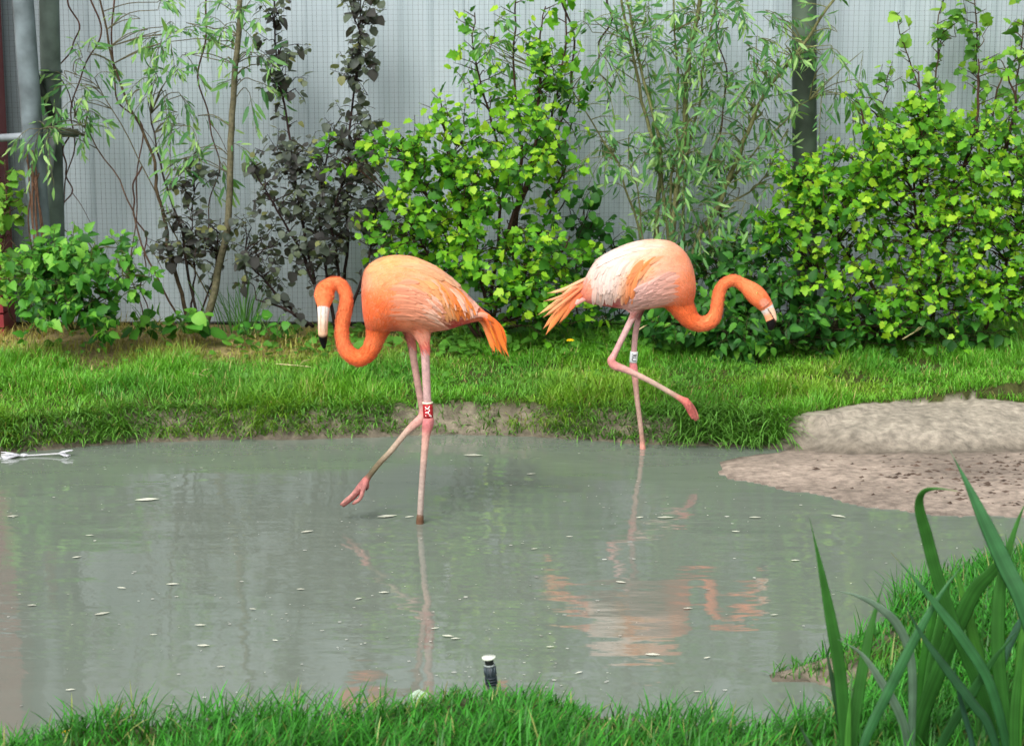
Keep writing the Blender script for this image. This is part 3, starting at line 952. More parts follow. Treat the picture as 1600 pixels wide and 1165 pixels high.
# mid-green undergrowth between birds and right shrub
p = Plant('undergrowth_bush', 'dark mid-green toothed-leaf bush behind the lowered head of the pale flamingo', 'bush', at(1150, 545, 8.7), 'rasp', MID, stemcol=lin(66, 62, 44))
for a in ([(1150, 550, 8.75), (1140, 470, 8.75), (1110, 400, 8.75)], [(1160, 550, 8.7), (1190, 450, 8.7), (1200, 370, 8.75)], [(1155, 550, 8.7), (1230, 490, 8.65), (1280, 440, 8.6)], [(1140, 550, 8.7), (1080, 500, 8.65), (1040, 470, 8.65)]):
    p.stem(a, 0.007, 0.003)
for bl in ((1130, 420, 60, 40, 8.65, .18, 34), (1190, 400, 50, 60, 8.7, .18, 32), (1120, 490, 80, 40, 8.55, .18, 40), (1220, 480, 70, 50, 8.5, .18, 40), (1310, 515, 80, 25, 8.4, .15, 24), (1060, 510, 50, 25, 8.55, .14, 20), (1180, 530, 90, 16, 8.4, .12, 22), (1020, 500, 30, 30, 8.6, .12, 10), (1450, 525, 120, 18, 8.4, .12, 26)):
    p.blob(*bl[:6], int(bl[6] * 1.45), 0.11, 6, 0.062, droop=0.3, young=0.4, up=0.7)
p.finish()
p = Plant('undergrowth_bush', 'dark green oval-leaf bush low against the wall behind the pale flamingo tail', 'bush', at(900, 520, 9.0), 'round', MID, stemcol=lin(60, 50, 40), nparts=150)
for a in ([(905, 525, 9.0), (900, 450, 8.98), (915, 380, 8.98)], [(900, 525, 9.0), (930, 440, 9.0), (960, 390, 9.0)], [(895, 525, 9.0), (870, 470, 8.95)], [(905, 525, 9.), (955, 500, 9.), (990, 470, 9.0)]):
    p.stem(a, 0.006, 0.003)
for bl in ((930, 370, 50, 40, 8.9, .14, 16), (900, 340, 40, 40, 8.9, .12, 10), (870, 500, 40, 22, 8.9, .12, 8), (960, 500, 40, 22, 8.9, .12, 8), (925, 440, 50, 50, 8.9, .12, 10)):
    p.blob(*bl, 0.11, 4, 0.062, droop=0.2, young=0.3)
p.finish()

# slim willow sapling and curly vines at the left
p = Plant('willow_sapling', 'slim willow with one curved trunk and sparse narrow leaves at left', 'willow', at(318, 515, 8.85), 'willow', WILL, stemcol=lin(104, 100, 78), nparts=240)
P = p.stem([(316, 522, 8.85), (338, 440, 8.85), (358, 340, 8.85), (366, 200, 8.85), (374, 80, 8.85), (381, -60, 8.85)], .021, .013, .003, 8)
Q1 = p.stem([(300, 515, 8.9), (275, 400, 8.9), (250, 290, 8.9), (235, 220, 8.9), (190, 120, 8.95), (155, -40, 8.95)], .012, .005, .006, 6, lin(78, 66, 50))
Q2 = p.stem([(310, 505, 8.92), (285, 370, 8.92), (258, 270, 8.92), (250, 180, 8.95)], .008, .004, .006, 6, lin(60, 50, 44))
Q3 = p.stem([(290, 515, 8.9), (225, 380, 8.9), (185, 280, 8.9), (120, 180, 8.95)], .006, .003, .006, 5, lin(96, 76, 62))
Q4 = p.stem([(330, 470, 8.9), (240, 300, 8.9), (160, 150, 8.95), (110, 110, 8.95)], .004, .002, .006, 5, lin(96, 90, 66))
for bl in ((255, 50, 45, 50, 8.9, .1, 13), (255, 130, 40, 30, 8.9, .1, 9), (130, 150, 30, 80, 8.9, .1, 14), (80, 200, 40, 20, 8.7, .06, 7), (370, 50, 50, 50, 8.85, .1, 14), (290, 180, 40, 30, 8.9, .1, 6), (330, 230, 40, 40, 8.85, .1, 6), (400, 110, 30, 40, 8.9, .08, 6), (285, 270, 40, 30, 8.9, .08, 4)):
    p.blob(*bl[:6], int(bl[6] * 1.3), 0.15, 10, 0.078, droop=0.5, young=0.6, up=0.4, rise=0.1, spread=0.5)
p.finish()


def vine(pxs, r, amp, freq, label, col):
    P = crom([at(a, b_, y) for a, b_, y in pxs], 14)
    s_ = np.linspace(0, 1, len(P))
    ph = rng.uniform(0, 6.28, 2)
    P[:, 0] += amp * (np.sin(s_ * freq + ph[0]) + 0.5 * np.sin(s_ * freq * 2.3 + ph[1]))
    P[:, 1] += amp * 0.6 * np.cos(s_ * freq * 1.1 + ph[1])
    t = thing('dry_vine', label, 'vine', tuple(P[-1]), 'curly dry vines in front of the wall')
    MB().tube(P, np.linspace(r, r * 0.6, len(P)), 5, np.asarray(col) * (0.7 + 0.6 * rng.random((len(P), 1)))).build('stem', M_BARK, t)
    k = len(P) // 2
    Q = crom([P[k], P[k] + (0.05, -0.03, -0.06), P[k] + (0.09, 0.0, -0.16)], 6)
    MB().tube(Q, np.linspace(r * .5, r * .3, len(Q)), 4, col).build('tendril', M_BARK, t)


VC = lin(84, 62, 52)
VL = ['short twisted brown vine hanging beside the top of the green upright post', 'long twisted brown vine hanging past the stub rail of the green post', 'long brown vine winding down to the ground left of the willow stems', 'brown vine hanging from above just left of the slim willow trunk', 'short curled vine beside the lower part of the green upright post', 'dry vine rising from the ground between bramble bush and willow stems']
for LB, a in zip(VL, ([(104, -50, 9.05), (118, 40, 9.05), (100, 110, 9.05), (120, 200, 9.05)], [(128, -50, 9.05), (150, 60, 9.05), (120, 150, 9.05), (104, 260, 9.05), (100, 360, 9.0)],
          [(172, -50, 9.0), (185, 60, 9.0), (178, 150, 9.0), (215, 200, 9.0), (222, 300, 8.95), (205, 420, 8.95), (215, 505, 8.95)], [(320, -50, 9.0), (318, 120, 9.0), (335, 260, 9.0), (325, 400, 9.0)],
          [(100, 200, 9.0), (108, 270, 9.0), (98, 330, 9.0), (112, 380, 9.0)], [(212, 260, 8.92), (215, 340, 8.92), (228, 420, 8.92), (225, 505, 8.9)])):
    vine(a, 0.005, 0.022, 12, LB, VC)
VL2 = ['dark twisted vine climbing through the willow stems above the pale flamingo', 'long dark vine hanging beside the tallest shoots of the open yellow-green shrub', 'short dark vine hanging between open yellow-green shrub and many-stemmed willow']
for LB2, a in zip(VL2, ([(1115, 400, 8.9), (1130, 300, 8.92), (1110, 240, 8.9), (1135, 130, 8.95), (1128, 30, 8.95)], [(880, -40, 9.0), (890, 120, 9.0), (880, 240, 9.0), (875, 330, 9.0)], [(955, -40, 9.05), (940, 80, 9.05), (950, 170, 9.05)])):
    vine(a, 0.006, 0.025, 11, LB2, lin(66, 52, 44))

# dead stems bundled by the left posts
t = thing('dead_stems', 'bundle of brown dead stems leaning at the foot of the leaning post', 'stems', tuple(at(60, 480, 8.7)))
for k in range(9):
    a, b_ = rng.uniform(50, 70), rng.uniform(38, 62)
    MB().tube(crom([at(a, 395, 8.7), at(a - 6, 330, 8.7), at(b_, rng.uniform(235, 290), 8.72)], 4), [0.004] * 9, 4, lin(104, 78, 62) * rng.uniform(.6, 1.2)).build('stem', M_BARK, t)

# long grass clump, broad-leaved weeds, dry stalks
def clump(px, py, Yc, n, L_, colr, label, name='grass_clump', cat='grass clump', w=0.006):
    c = atz(px, py, 0.22) if Yc is None else at(px, py, Yc)
    t = thing(name, label, cat, tuple(c))
    xy = rng.normal(0, 0.05, (n, 2))
    P = np.c_[c[0] + xy[:, 0], c[1] + xy[:, 1], np.full(n, c[2])]
    V, f, K = blades(P, L_ * (0.6 + 0.6 * rng.random(n)), np.full(n, w), np.arctan2(xy[:, 1], xy[:, 0]) + rng.normal(0, .4, n), 0.1 + 0.3 * rng.random(n), 0.2 + 0.7 * rng.random(n), np.asarray(colr) * (0.6 + 0.7 * rng.random((n, 1))), 4)
    for i in range(n):
        sl = slice(i * 9, i * 9 + 9)
        if i < 60:
            MB().add(V[sl], [np.array([(0, 1, 3, 2), (2, 3, 5, 4), (4, 5, 7, 6)]), np.array([(6, 7, 8)])], K[sl]).build('blade', M_GRASS, t)
    return t


clump(382, 520, 8.9, 56, 0.33, lin(84, 138, 62), 'tall green grass clump at the foot of the slim curved willow', w=0.007)
clump(1150, 545, 8.45, 20, 0.12, lin(90, 140, 60), 'short grass clump poking from the dark undergrowth', w=0.006)
for (px, py, yy, n, sz, lab) in ((300, 512, 8.75, 18, 0.085, 'broad-leaved green weed at the foot of the slim curved willow'), (235, 515, 8.7, 12, 0.07, 'broad-leaved green weed beside the bare dry stems'), (420, 520, 8.7, 14, 0.06, 'broad-leaved green weed under the dark purple shrub'), (760, 512, 8.8, 10, 0.07, 'broad-leaved green weed under the orange tail feathers')):
    p = Plant('weed', lab, 'weed', at(px, py, yy), 'round', RASP, stemcol=lin(90, 120, 60), nparts=60)
    for k in range(n):
        a = rng.uniform(0, 6.28)
        b0 = at(px, py, yy) + np.array((rng.normal(0, .05), rng.normal(0, .04), -0.01))
        p.twig(b0, (math.cos(a) * .5, math.sin(a) * .5, 1), rng.uniform(.05, .2), 2, sz, droop=.3, connect=False)
    p.finish()
for k, (a, b_, lab) in enumerate((((998, 515, 8.5), (1045, 486, 8.55), 'pale dry stalk slanting under the pale flamingo breast'), ((1062, 532, 8.4), (1092, 512, 8.45), 'thin dry stalk under the curved neck of the pale flamingo'), ((430, 536, 8.3), (492, 542, 8.2), 'pale dry stalk lying on the grass below the black beak tip'), ((260, 528, 8.5), (300, 535, 8.35), 'dry stalk lying on the bare straw near the willow'),
                                  ((292, 552, 8.1), (325, 560, 8.0), 'bent dry stalk lying on yellowish grass left of the orange flamingo'), ((1410, 530, 8.3), (1440, 512, 8.3), 'dry twig at the foot of the broad yellow-green shrub'))):
    P = np.linspace(at(*a), at(*b_), 6)
    t = thing('dry_stalk', lab, 'stalk', tuple(P[0]), 'dry stalks')
    gz = height(P[:, 0], P[:, 1])
    P[:, 2] = np.maximum(P[:, 2], gz + 0.012)
    if k in (2, 3, 4):
        P[:, 2] = gz + 0.03
    MB().tube(P, np.linspace(.004, .002, 6), 5, lin(196, 184, 138)).build('stem', M_BARK, t)
    MB().tube([P[3], P[3] + (0.02, -0.01, 0.025), P[3] + (0.05, -0.01, 0.03)], [.0025, .002, .001], 4, lin(180, 168, 120)).build('side_shoot', M_BARK, t)

# clover and ground cover along the foot of the shrubs
n = 5200
x = rng.uniform(-2.6, 3.4, n)
y = rng.uniform(7.75, 9.15, n)
keep = (rng.random(n) < 0.12 + 0.9 * ss(8.35, 8.6, y) * ss(-1.6, -0.6, x) + 0.5 * ((x > -0.5) & (x < 0.6)) * ss(.45, .6, fbm(x, y, 3)))
x, y = x[keep], y[keep]
mb = MB()
hz = height(x, y)
for i in range(len(x)):
    V, q = SHAPES['round'][i & 3]
    a = rng.uniform(0, 6.28)
    xv, yv, zv = frame(np.array((math.cos(a), math.sin(a), 0.1)), np.array((0, -0.3, 1)) + rng.normal(0, .3, 3))
    sz = rng.uniform(0.018, 0.042) * (1 + 0.5 * (y[i] > 8.5))
    mb.add(np.array((x[i], y[i], hz[i] + rng.uniform(0.015, 0.07))) + sz * (V[:, :1] * xv + V[:, 1:2] * yv + V[:, 2:] * zv), [q], lin(92, 150, 52) * rng.uniform(0.5, 1.3))
o = mb.build('clover', M_LEAF)
o['kind'] = 'stuff'
tag(o, 'small round-leaved clover and weeds spread along the shrub foot', 'clover')
# dry straw litter on the bare strip
n = 2600
x, y = rng.uniform(-3.4, 0.2, n), rng.uniform(8.1, 9.2, n)
k_ = rng.random(n) < ss(8.1, 8.8, y) * ss(0.0, -0.8, x)
x, y = x[k_], y[k_]
n = len(x)
V, f, K = blades(np.stack([x, y, height(x, y) + 0.006], -1), 0.03 + 0.06 * rng.random(n), np.full(n, 0.003), rng.uniform(0, 6.28, n), 1.35 + 0.2 * rng.random(n), 0.1 * rng.random(n), lin(176, 158, 112) * (0.5 + 0.7 * rng.random((n, 1))))
o = link('straw_litter', mesh_np('straw_litter', V, f, K), M_BARK)
o['kind'] = 'stuff'
tag(o, 'dry straw litter on bare ground along the left wall', 'straw')

# ------------------------------------------------------------------ flamingos
def idw(px, ctrl, power=3.0):
    c = np.array([q[:2] for q in ctrl], float)
    v = np.array([q[2] for q in ctrl], float)
    d = np.hypot(px[:, None, 0] - c[None, :, 0], px[:, None, 1] - c[None, :, 1]) + 1.5
    w = d ** -power
    return (w @ v) / w.sum(1)[:, None]


def sweep(st, Y0, slices=False, dens=5, sides=20):
    """stations (px, py, r_px, depth offset m, depth r_px) -> mesh pieces, dense centre line with radii"""
    S = crom(np.array(st, float), dens)
    Pc = at(S[:, 0], S[:, 1], Y0 + S[:, 3])
    _, dep = proj(Pc)
    R, RD = S[:, 2] * dep / F, S[:, 4] * dep / F
    if slices:
        T = np.tile((1.0, 0, 0), (len(Pc), 1))
    else:
        T = np.gradient(Pc, axis=0)
        T /= np.linalg.norm(T, axis=1)[:, None]
    a = np.arange(sides) / sides * 2 * np.pi
    V = []
    for i in range(len(Pc)):
        dv = np.array((0, 1.0, 0)) - T[i] * T[i, 1]
        dv /= np.linalg.norm(dv)
        n = np.cross(T[i], dv)
        V.append(Pc[i] + R[i] * np.cos(a)[:, None] * n + RD[i] * np.sin(a)[:, None] * dv)
    V = np.vstack(V)
    i = np.arange(len(Pc) - 1)[:, None] * sides
    j = np.arange(sides)[None]
    q = np.stack([i + j, i + (j + 1) % sides, i + sides + (j + 1) % sides, i + sides + j], -1).reshape(-1, 4)
    m = len(V)
    V = np.vstack([V, Pc[:1], Pc[-1:]])
    k = np.arange(sides)
    c0 = np.stack([np.full(sides, m), (k + 1) % sides, k], -1)
    e = (len(Pc) - 1) * sides
    c1 = np.stack([np.full(sides, m + 1), e + k, e + (k + 1) % sides], -1)
    return V, [q, np.vstack([c0, c1])], Pc, np.maximum(R, RD * 0.8), S[:, 5:8] if S.shape[1] > 5 else None


def st(rows, cols=None):
    """(px,py,r[,dy[,rd]]) + colour -> full station rows"""
    out = []
    for r in rows:
        *g_, c = r
        px, py, rr = g_[:3]
        dy = g_[3] if len(g_) > 3 else 0.0
        rd = g_[4] if len(g_) > 4 else rr
        out.append([px, py, rr, dy, rd, *lin(*c)])
    return out


def strip(P, Nn, W, col0, col1, ridge=0.0012, prof=None):
    """feather vane along points P with outward normals Nn; 3 verts across"""
    n = len(P)
    T = np.gradient(P, axis=0)
    T /= np.linalg.norm(T, axis=1)[:, None] + 1e-9
    B = np.cross(T, Nn)
    B /= np.linalg.norm(B, axis=1)[:, None] + 1e-9
    u = np.r_[0, np.cumsum(np.linalg.norm(np.diff(P, axis=0), axis=1))]
    u = u / u[-1]
    pr = np.minimum(1, 0.4 + 1.5 * u) * np.sqrt(np.clip(1 - (np.maximum(u - 0.62, 0) / 0.40) ** 2, 0.0, 1)) if prof is None else prof * np.where(u > 0.999, 0.25, 1)
    h = (W * 0.5 * pr)[:, None] * B
    V = np.stack([P - h - Nn * ridge, P + Nn * ridge, P + h - Nn * ridge], 1).reshape(-1, 3)
    i = np.arange(n - 1)[:, None] * 3
    q = np.concatenate([i + np.array([0, 1, 4, 3]), i + np.array([1, 2, 5, 4])], 0)
    c = np.asarray(col0)[None] * (1 - u[:, None]) + np.asarray(col1)[None] * u[:, None]
    K = np.repeat(c, 3, 0)
    K[0::3] *= 1.06
    K[1::3] *= 0.84  # darker centre paints in the shadowed gaps between feathers; edge is paler
    return V, [q], K


def text_on_band(txt, P, axis_dir, r, size, spin, colr, parent, y_toward=(0, -1, 0), shift=0.0):
    """lettering wrapped on the leg band; reads along the leg"""
    cu = bpy.data.curves.new('lettering', 'FONT')
    cu.body = txt
    cu.size = size
    cu.align_x, cu.align_y = 'CENTER', 'CENTER'
    cu.extrude = 0.0004
    cu.offset = size * 0.022
    tmp = bpy.data.objects.new('tmp_text', cu)
    C.objects.link(tmp)
    dg = bpy.context.evaluated_depsgraph_get()
    me = bpy.data.meshes.new_from_object(tmp.evaluated_get(dg))
    bpy.data.objects.remove(tmp)
    me.name = 'lettering'
    co = np.zeros(len(me.vertices) * 3)
    me.vertices.foreach_get('co', co)
    co = co.reshape(-1, 3)
    ax = np.asarray(axis_dir) / np.linalg.norm(axis_dir)
    fr = np.asarray(y_toward, float)
    fr = fr - ax * (fr @ ax)
    fr /= np.linalg.norm(fr)
    rt = np.cross(ax, fr)
    if rt[0] < 0:
        rt = -rt
    along, across = co[:, 0] * spin, -co[:, 1] * spin
    th = across / r
    rad = r + 0.0005 + co[:, 2]
    W = P + ax * along[:, None] + rad[:, None] * (np.cos(th)[:, None] * fr + np.sin(th)[:, None] * rt)
    me.vertices.foreach_set('co', W.ravel())
    set_col(me, np.tile(colr, (len(W), 1)))
    return link('lettering', me, M_PLAIN, parent)


def deep(ctrl, k):
    return [(a, b_, np.asarray(c) * np.array(k)) for a, b_, c in ctrl]


def make_bird(label, Y0, foot, body, tubes, bodycol, flow, fams, tails, band, recolor=None, eyes=(), neckkey=('neck', 'head'), sizes=(1, 1), seedv=1):
    global rng
    rng = np.random.default_rng(seedv)
    root = thing('flamingo', label, 'flamingo', tuple(atz(foot[0], foot[1], 0.0)), 'flamingos')
    base = MB()
    V, f, Pc, R, _ = sweep(body, Y0, True, 5, 28)
    base.add(V, f)
    samp = [(Pc, R, None, 'body')]
    for nm, rows in tubes:
        if nm == 'toe':
            rows = [(a, b_, c * 0.84, *d) for a, b_, c, *d in rows]
        V, f, Pc, R, K = sweep(st(rows), Y0)
        base.add(V, f)
        samp.append((Pc, R, K, nm))
    me = base.mesh('body_src')
    tmp = bpy.data.objects.new('tmp', me)
    C.objects.link(tmp)
    rm = tmp.modifiers.new('r', 'REMESH')
    rm.mode = 'VOXEL'
    rm.voxel_size = 0.0032
    sm = tmp.modifiers.new('s', 'SMOOTH')
    sm.factor = 0.5
    sm.iterations = 3
    dg = bpy.context.evaluated_depsgraph_get()
    bm = bpy.data.meshes.new_from_object(tmp.evaluated_get(dg))
    bpy.data.objects.remove(tmp)
    nv = len(bm.vertices)
    co = np.zeros(nv * 3); bm.vertices.foreach_get('co', co); co = co.reshape(-1, 3)
    no = np.zeros(nv * 3); bm.vertices.foreach_get('normal', no); no = no.reshape(-1, 3)
    A = np.vstack([q[0] for q in samp])
    RR = np.concatenate([q[1] for q in samp])
    pid = np.concatenate([np.full(len(q[0]), i) for i, q in enumerate(samp)])
    KK = np.vstack([np.zeros((len(q[0]), 3)) if q[2] is None else q[2] for q in samp])
    best = np.zeros(nv, int)
    nb_ = len(samp[0][0])
    for a in range(0, nv, 4000):
        d = np.linalg.norm(co[a:a + 4000, None] - A[None], axis=2) - RR[None]
        qx = proj(co[a:a + 4000])[0][:, 0]
        out_ = (qx < min(r[0] for r in body) - 2.5) | (qx > max(r[0] for r in body) + 2.5)
        d[:, :nb_] += 9.0 * out_[:, None]
        best[a:a + 4000] = d.argmin(1)
    names = np.array([q[3] for q in samp])
    kind = names[pid[best]]
    px, _ = proj(co)
    bc = idw(px, bodycol, 3.2)
    # soft hand-over where a tube leaves the body
    col = np.where((kind == 'body')[:, None], bc, KK[best])
    lg = np.isin(kind, ('leg', 'toe'))
    mott = (0.78 + 0.44 * fbm(px[:, 0] + co[:, 1] * 300, px[:, 1], 0.22, 3))[:, None]
    col = np.where(lg[:, None], col * mott * 0.93, col)
    toe = (kind == 'toe')[:, None]
    grey = col.mean(1, keepdims=True)
    col = np.where(toe, (col * 0.60 + grey * 0.12) * (0.6 + 0.8 * fbm(px[:, 0] + 7, px[:, 1] + co[:, 1] * 500, 0.35, 2))[:, None], col)
    col = col * (0.88 + 0.24 * fbm(px[:, 0] * 0.6, px[:, 1] + co[:, 1] * 200, 0.12, 3))[:, None]
    if recolor:
        col = recolor(px, kind, col, co)
    bm.name = 'body'
    bm.polygons.foreach_set('use_smooth', np.ones(len(bm.polygons), bool))
    while bm.color_attributes:
        bm.color_attributes.remove(bm.color_attributes[0])
    set_col(bm, col)
    bm.materials.clear()
    bobj = link('body', bm, M_SKIN, root)
    tris = [tuple(p_.vertices) for p_ in bm.polygons]
    bvh = BVHTree.FromPolygons([tuple(v) for v in co], tris)

    # soft contour plumage: thousands of small overlapping vanes lying along the flow
    fl = [(a, b_, (c, d)) for a, b_, c, d in flow]
    for Pc, R, K, nm in samp:
        if nm in neckkey:
            q, _ = proj(Pc)
            for i in range(0, len(q) - 1, 2):
                t2 = q[max(i - 1, 0)] - q[min(i + 1, len(q) - 1)]
                t2 /= np.linalg.norm(t2) + 1e-9
                fl.append((q[i, 0], q[i, 1], tuple(t2)))
    ok = np.isin(kind, ('body', 'thigh') + tuple(neckkey))
    face = [q[0] for q in samp if q[3] == 'head'][0][-1]
    ok &= np.linalg.norm(co - face, axis=1) > 0.034
    bare = np.zeros(nv, bool)
    cand = np.where(ok)[0]
    area = np.where(np.isin(kind[cand], neckkey), 1.5, 1.0)
    pick = rng.choice(cand, 26000, p=area / area.sum())
    p0, n0 = co[pick] + rng.normal(0, 0.0018, (len(pick), 3)), no[pick]
    f2 = idw(px[pick], fl, 4.0)
    tg = np.vstack([np.gradient(proj(q[0])[0], axis=0) for q in samp])
    tg /= np.linalg.norm(tg, axis=1)[:, None] + 1e-9
    f2 = np.where(np.isin(kind[pick], neckkey)[:, None], -tg[best[pick]], f2)
    fd = f2[:, :1] * np.array((1.0, 0, 0)) - f2[:, 1:2] * np.array((0, 0.0, 1.0))
    fd = fd - n0 * (fd * n0).sum(1)[:, None]
    ln_ = np.linalg.norm(fd, axis=1)
    good = ln_ > 0.12
    pick, p0, n0, fd, ln_ = pick[good], p0[good], n0[good], fd[good], ln_[good]
    fd /= ln_[:, None]
    nk = np.isin(kind[pick], neckkey)
    fd += rng.normal(0, 1, fd.shape) * np.where(nk, 0.06, 0.12)[:, None]
    hd = kind[pick] == 'head'
    L_ = np.where(nk, 0.011, 0.036) * rng.uniform(0.7, 1.35, len(pick)) * sizes[0]
    L_ = np.where(hd, 0.005, L_)
    W = np.where(nk, 0.0030, 0.0062) * rng.uniform(0.7, 1.3, len(pick)) * sizes[1]
    W = np.where(hd, 0.0022, W)
    lift = np.where(nk, 0.0011, 0.0016)
    lift = np.where(hd, 0.0003, lift)
    side = np.cross(fd, n0)
    side /= np.linalg.norm(side, axis=1)[:, None]
    s1 = p0 - n0 * 0.001
    s2 = p0 + fd * (L_ * 0.55)[:, None] + n0 * lift[:, None]
    # let the tip follow the round of the body
    s3 = p0 + fd * L_[:, None] + n0 * (lift * 0.55)[:, None]
    for i in range(len(s3)):
        if not nk[i]:
            for arr, li in ((s2, lift[i]), (s3, lift[i] * 0.9)):
                h, hn, _, _ = bvh.find_nearest(Vector(arr[i]))
                arr[i] = np.array(h) + np.array(hn) * li
    hw = (W * 0.5)[:, None] * side
    V = np.stack([s1 - hw * 0.5, s1 + hw * 0.5, s2 - hw, s2 + n0 * 0.0005, s2 + hw, s3 - hw * .35, s3 + hw * .35], 1).reshape(-1, 3)
    c = col[pick] * rng.uniform(0.88, 1.06, (len(pick), 1))
    c = c * np.where(nk, rng.uniform(0.80, 1.10, len(pick)), 1.0)[:, None] * (1 + rng.normal(0, 0.02, c.shape))
    tipc = c * 0.78 + 0.22 * np.array((1.0, 0.70, 0.55))
    tipc = np.where(nk[:, None], c, tipc)
    K = np.stack([c * .86, c * .86, c, c * .97, c, tipc, tipc], 1).reshape(-1, 3)
    b0 = np.arange(len(pick))[:, None] * 7
    down = mesh_np('contour_plumage', V, [np.concatenate([b0 + np.array([0, 1, 4, 2][:4]), b0 + np.array([2, 4, 6, 5])], 0)], K)
    link('contour_plumage', down, M_PLUME, root)['kind'] = 'stuff'

    # wing and back feathers, one object each, laid on the body
    for (r0, m0, t0, r1, m1, t1, nf, wpx, cf, j_, off, *ur) in fams:
        for i in range(nf):
            s_ = (i + rng.uniform(0.1, 0.9)) / nf
            J = lambda: rng.normal(0, j_, 2)
            a = np.array(r0) * (1 - s_) + np.array(r1) * s_ + J()
            m = np.array(m0) * (1 - s_) + np.array(m1) * s_ + J()
            b_ = np.array(t0) * (1 - s_) + np.array(t1) * s_ + J()
            u0 = rng.uniform(0, 0.52)
            u1 = min(1.0, u0 + rng.uniform(0.40, 0.62))
            if ur:
                u0, u1 = rng.uniform(0.08, 0.30), rng.uniform(0.80, 1.0)
            uu = (u0 + (u1 - u0) * np.array([0, .2, .4, .6, .75, .87, .95, 1.0]))[:, None]
            Q = (1 - uu) ** 2 * a + 2 * uu * (1 - uu) * m + uu ** 2 * b_
            pts, nrs = [], []
            for k, (qx, qy) in enumerate(Q):
                d = ray(qx, qy)
                h, hn, _, _ = bvh.ray_cast(Vector(CAMP), Vector(d / np.linalg.norm(d)))
                if h is None:
                    continue
                hn = np.array(hn)
                pts.append(np.array(h) + hn * (off * (-0.3 + 1.5 * (k / 7) ** 0.8) + 0.005 * u0))
                nrs.append(hn)
            if len(pts) < 4:
                continue
            pts, nrs = np.array(pts), np.array(nrs)
            if np.linalg.norm(np.diff(pts, axis=0), axis=1).max() > 0.03 or np.abs(nrs[:, 1]).min() < 0.02:
                continue
            pts[1:-1] = (pts[:-2] + pts[1:-1] * 2 + pts[2:]) / 4
            e0, e1 = idw(Q[:1], bodycol, 3.2)[0], idw(Q[-1:], bodycol, 3.2)[0]
            c0, c1 = cf(s_, u0), cf(s_, u1)
            c0, c1 = c0 * 0.75 + e0 * 0.25, c1 * 0.85 + e1 * 0.15
            kk = rng.uniform(0.78, 1.07)
            W_ = wpx * Y0 / F * rng.uniform(0.75, 1.25)
            for sgn in (1, -1):
                Pp, Nn = pts.copy(), nrs.copy()
                if sgn < 0:
                    Pp[:, 1] = 2 * Y0 - Pp[:, 1]
                    Nn[:, 1] *= -1
                    if i % 2:
                        continue
                Vv, ff, Kk = strip(Pp, Nn, W_, c0 * kk, c1 * kk)
                link('feather', mesh_np('feather', Vv, ff, Kk), M_PLUME, root)

    for (pts, wpx, dy, c0, c1) in tails:
        S = crom(np.array(pts, float), 5)
        nS = len(S)
        Pp = at(S[:, 0], S[:, 1], Y0 + dy + 0.02 * np.linspace(-1, 1, nS) * rng.uniform(-1, 1))
        Nn = np.tile((0.0, -0.85, 0.45), (nS, 1)) + rng.normal(0, .1, 3)
        Nn /= np.linalg.norm(Nn, axis=1)[:, None]
        u = np.linspace(0, 1, nS)
        pr = 0.55 + 0.45 * np.sin(np.pi * np.clip(u * 0.9, 0, 1))
        pr = pr * (1 - ss(0.78, 1.0, u) * 0.85)
        Vv, ff, Kk = strip(Pp, Nn, wpx * Y0 / F, lin(*c0), lin(*c1), 0.0016, pr)
        o = link('tail_feather', mesh_np('tail_feather', Vv, ff, Kk), M_PLUME, root)
        so = o.modifiers.new('thick', 'SOLIDIFY')
        so.thickness = 0.0012

    # leg band with its lettering
    bpx, brpx, bdy, bcol, rim_, txt, tcol, spin, tsize, lens = band
    a, b_ = at(*bpx[0], Y0 + bdy), at(*bpx[1], Y0 + bdy)
    br = brpx * Y0 / F
    rows = np.linspace(a, b_, 5)
    ob = MB().tube(rows, br, 20, lin(*bcol)).build('leg_band', M_PLAIN, root)
    if rim_:
        MB().tube(np.linspace(a + (a - b_) * 0.10, a + (a - b_) * 0.0, 3), br * 1.06, 20, lin(*rim_)).build('band_rim', M_PLAIN, ob)
    text_on_band(txt, (a + b_) / 2, a - b_, br, tsize, spin, lin(*tcol), ob, y_toward=-FW)
    for (ex, ey, er, edy) in eyes:
        c = at(ex, ey, Y0 + edy)
        d = ray(ex, ey)
        h, hn, _, _ = bvh.ray_cast(Vector(CAMP), Vector(d / np.linalg.norm(d)))
        if h is None:
            continue
        c, hn = np.array(h), np.array(hn)
        r = er * Y0 / F
        k = np.linspace(0, np.pi, 7)
        ob2 = MB().tube(c - hn * r * 0.35 + hn * (-np.cos(k) * r * 0.8)[:, None], np.maximum(np.sin(k) * r, 1e-4), 10, lin(236, 214, 120)).build('eye', M_PLAIN, root)
        MB().tube(c - hn * r * .35 + hn * (np.array([.62, .78, .86]) * r)[:, None], np.array([.55, .45, .05]) * r, 10, lin(12, 10, 10)).build('pupil', M_PLAIN, ob2)
    return root


OR, OR2, PK, LG, LGD = (250, 136, 84), (249, 124, 68), (226, 140, 128), (204, 164, 160), (172, 146, 130)
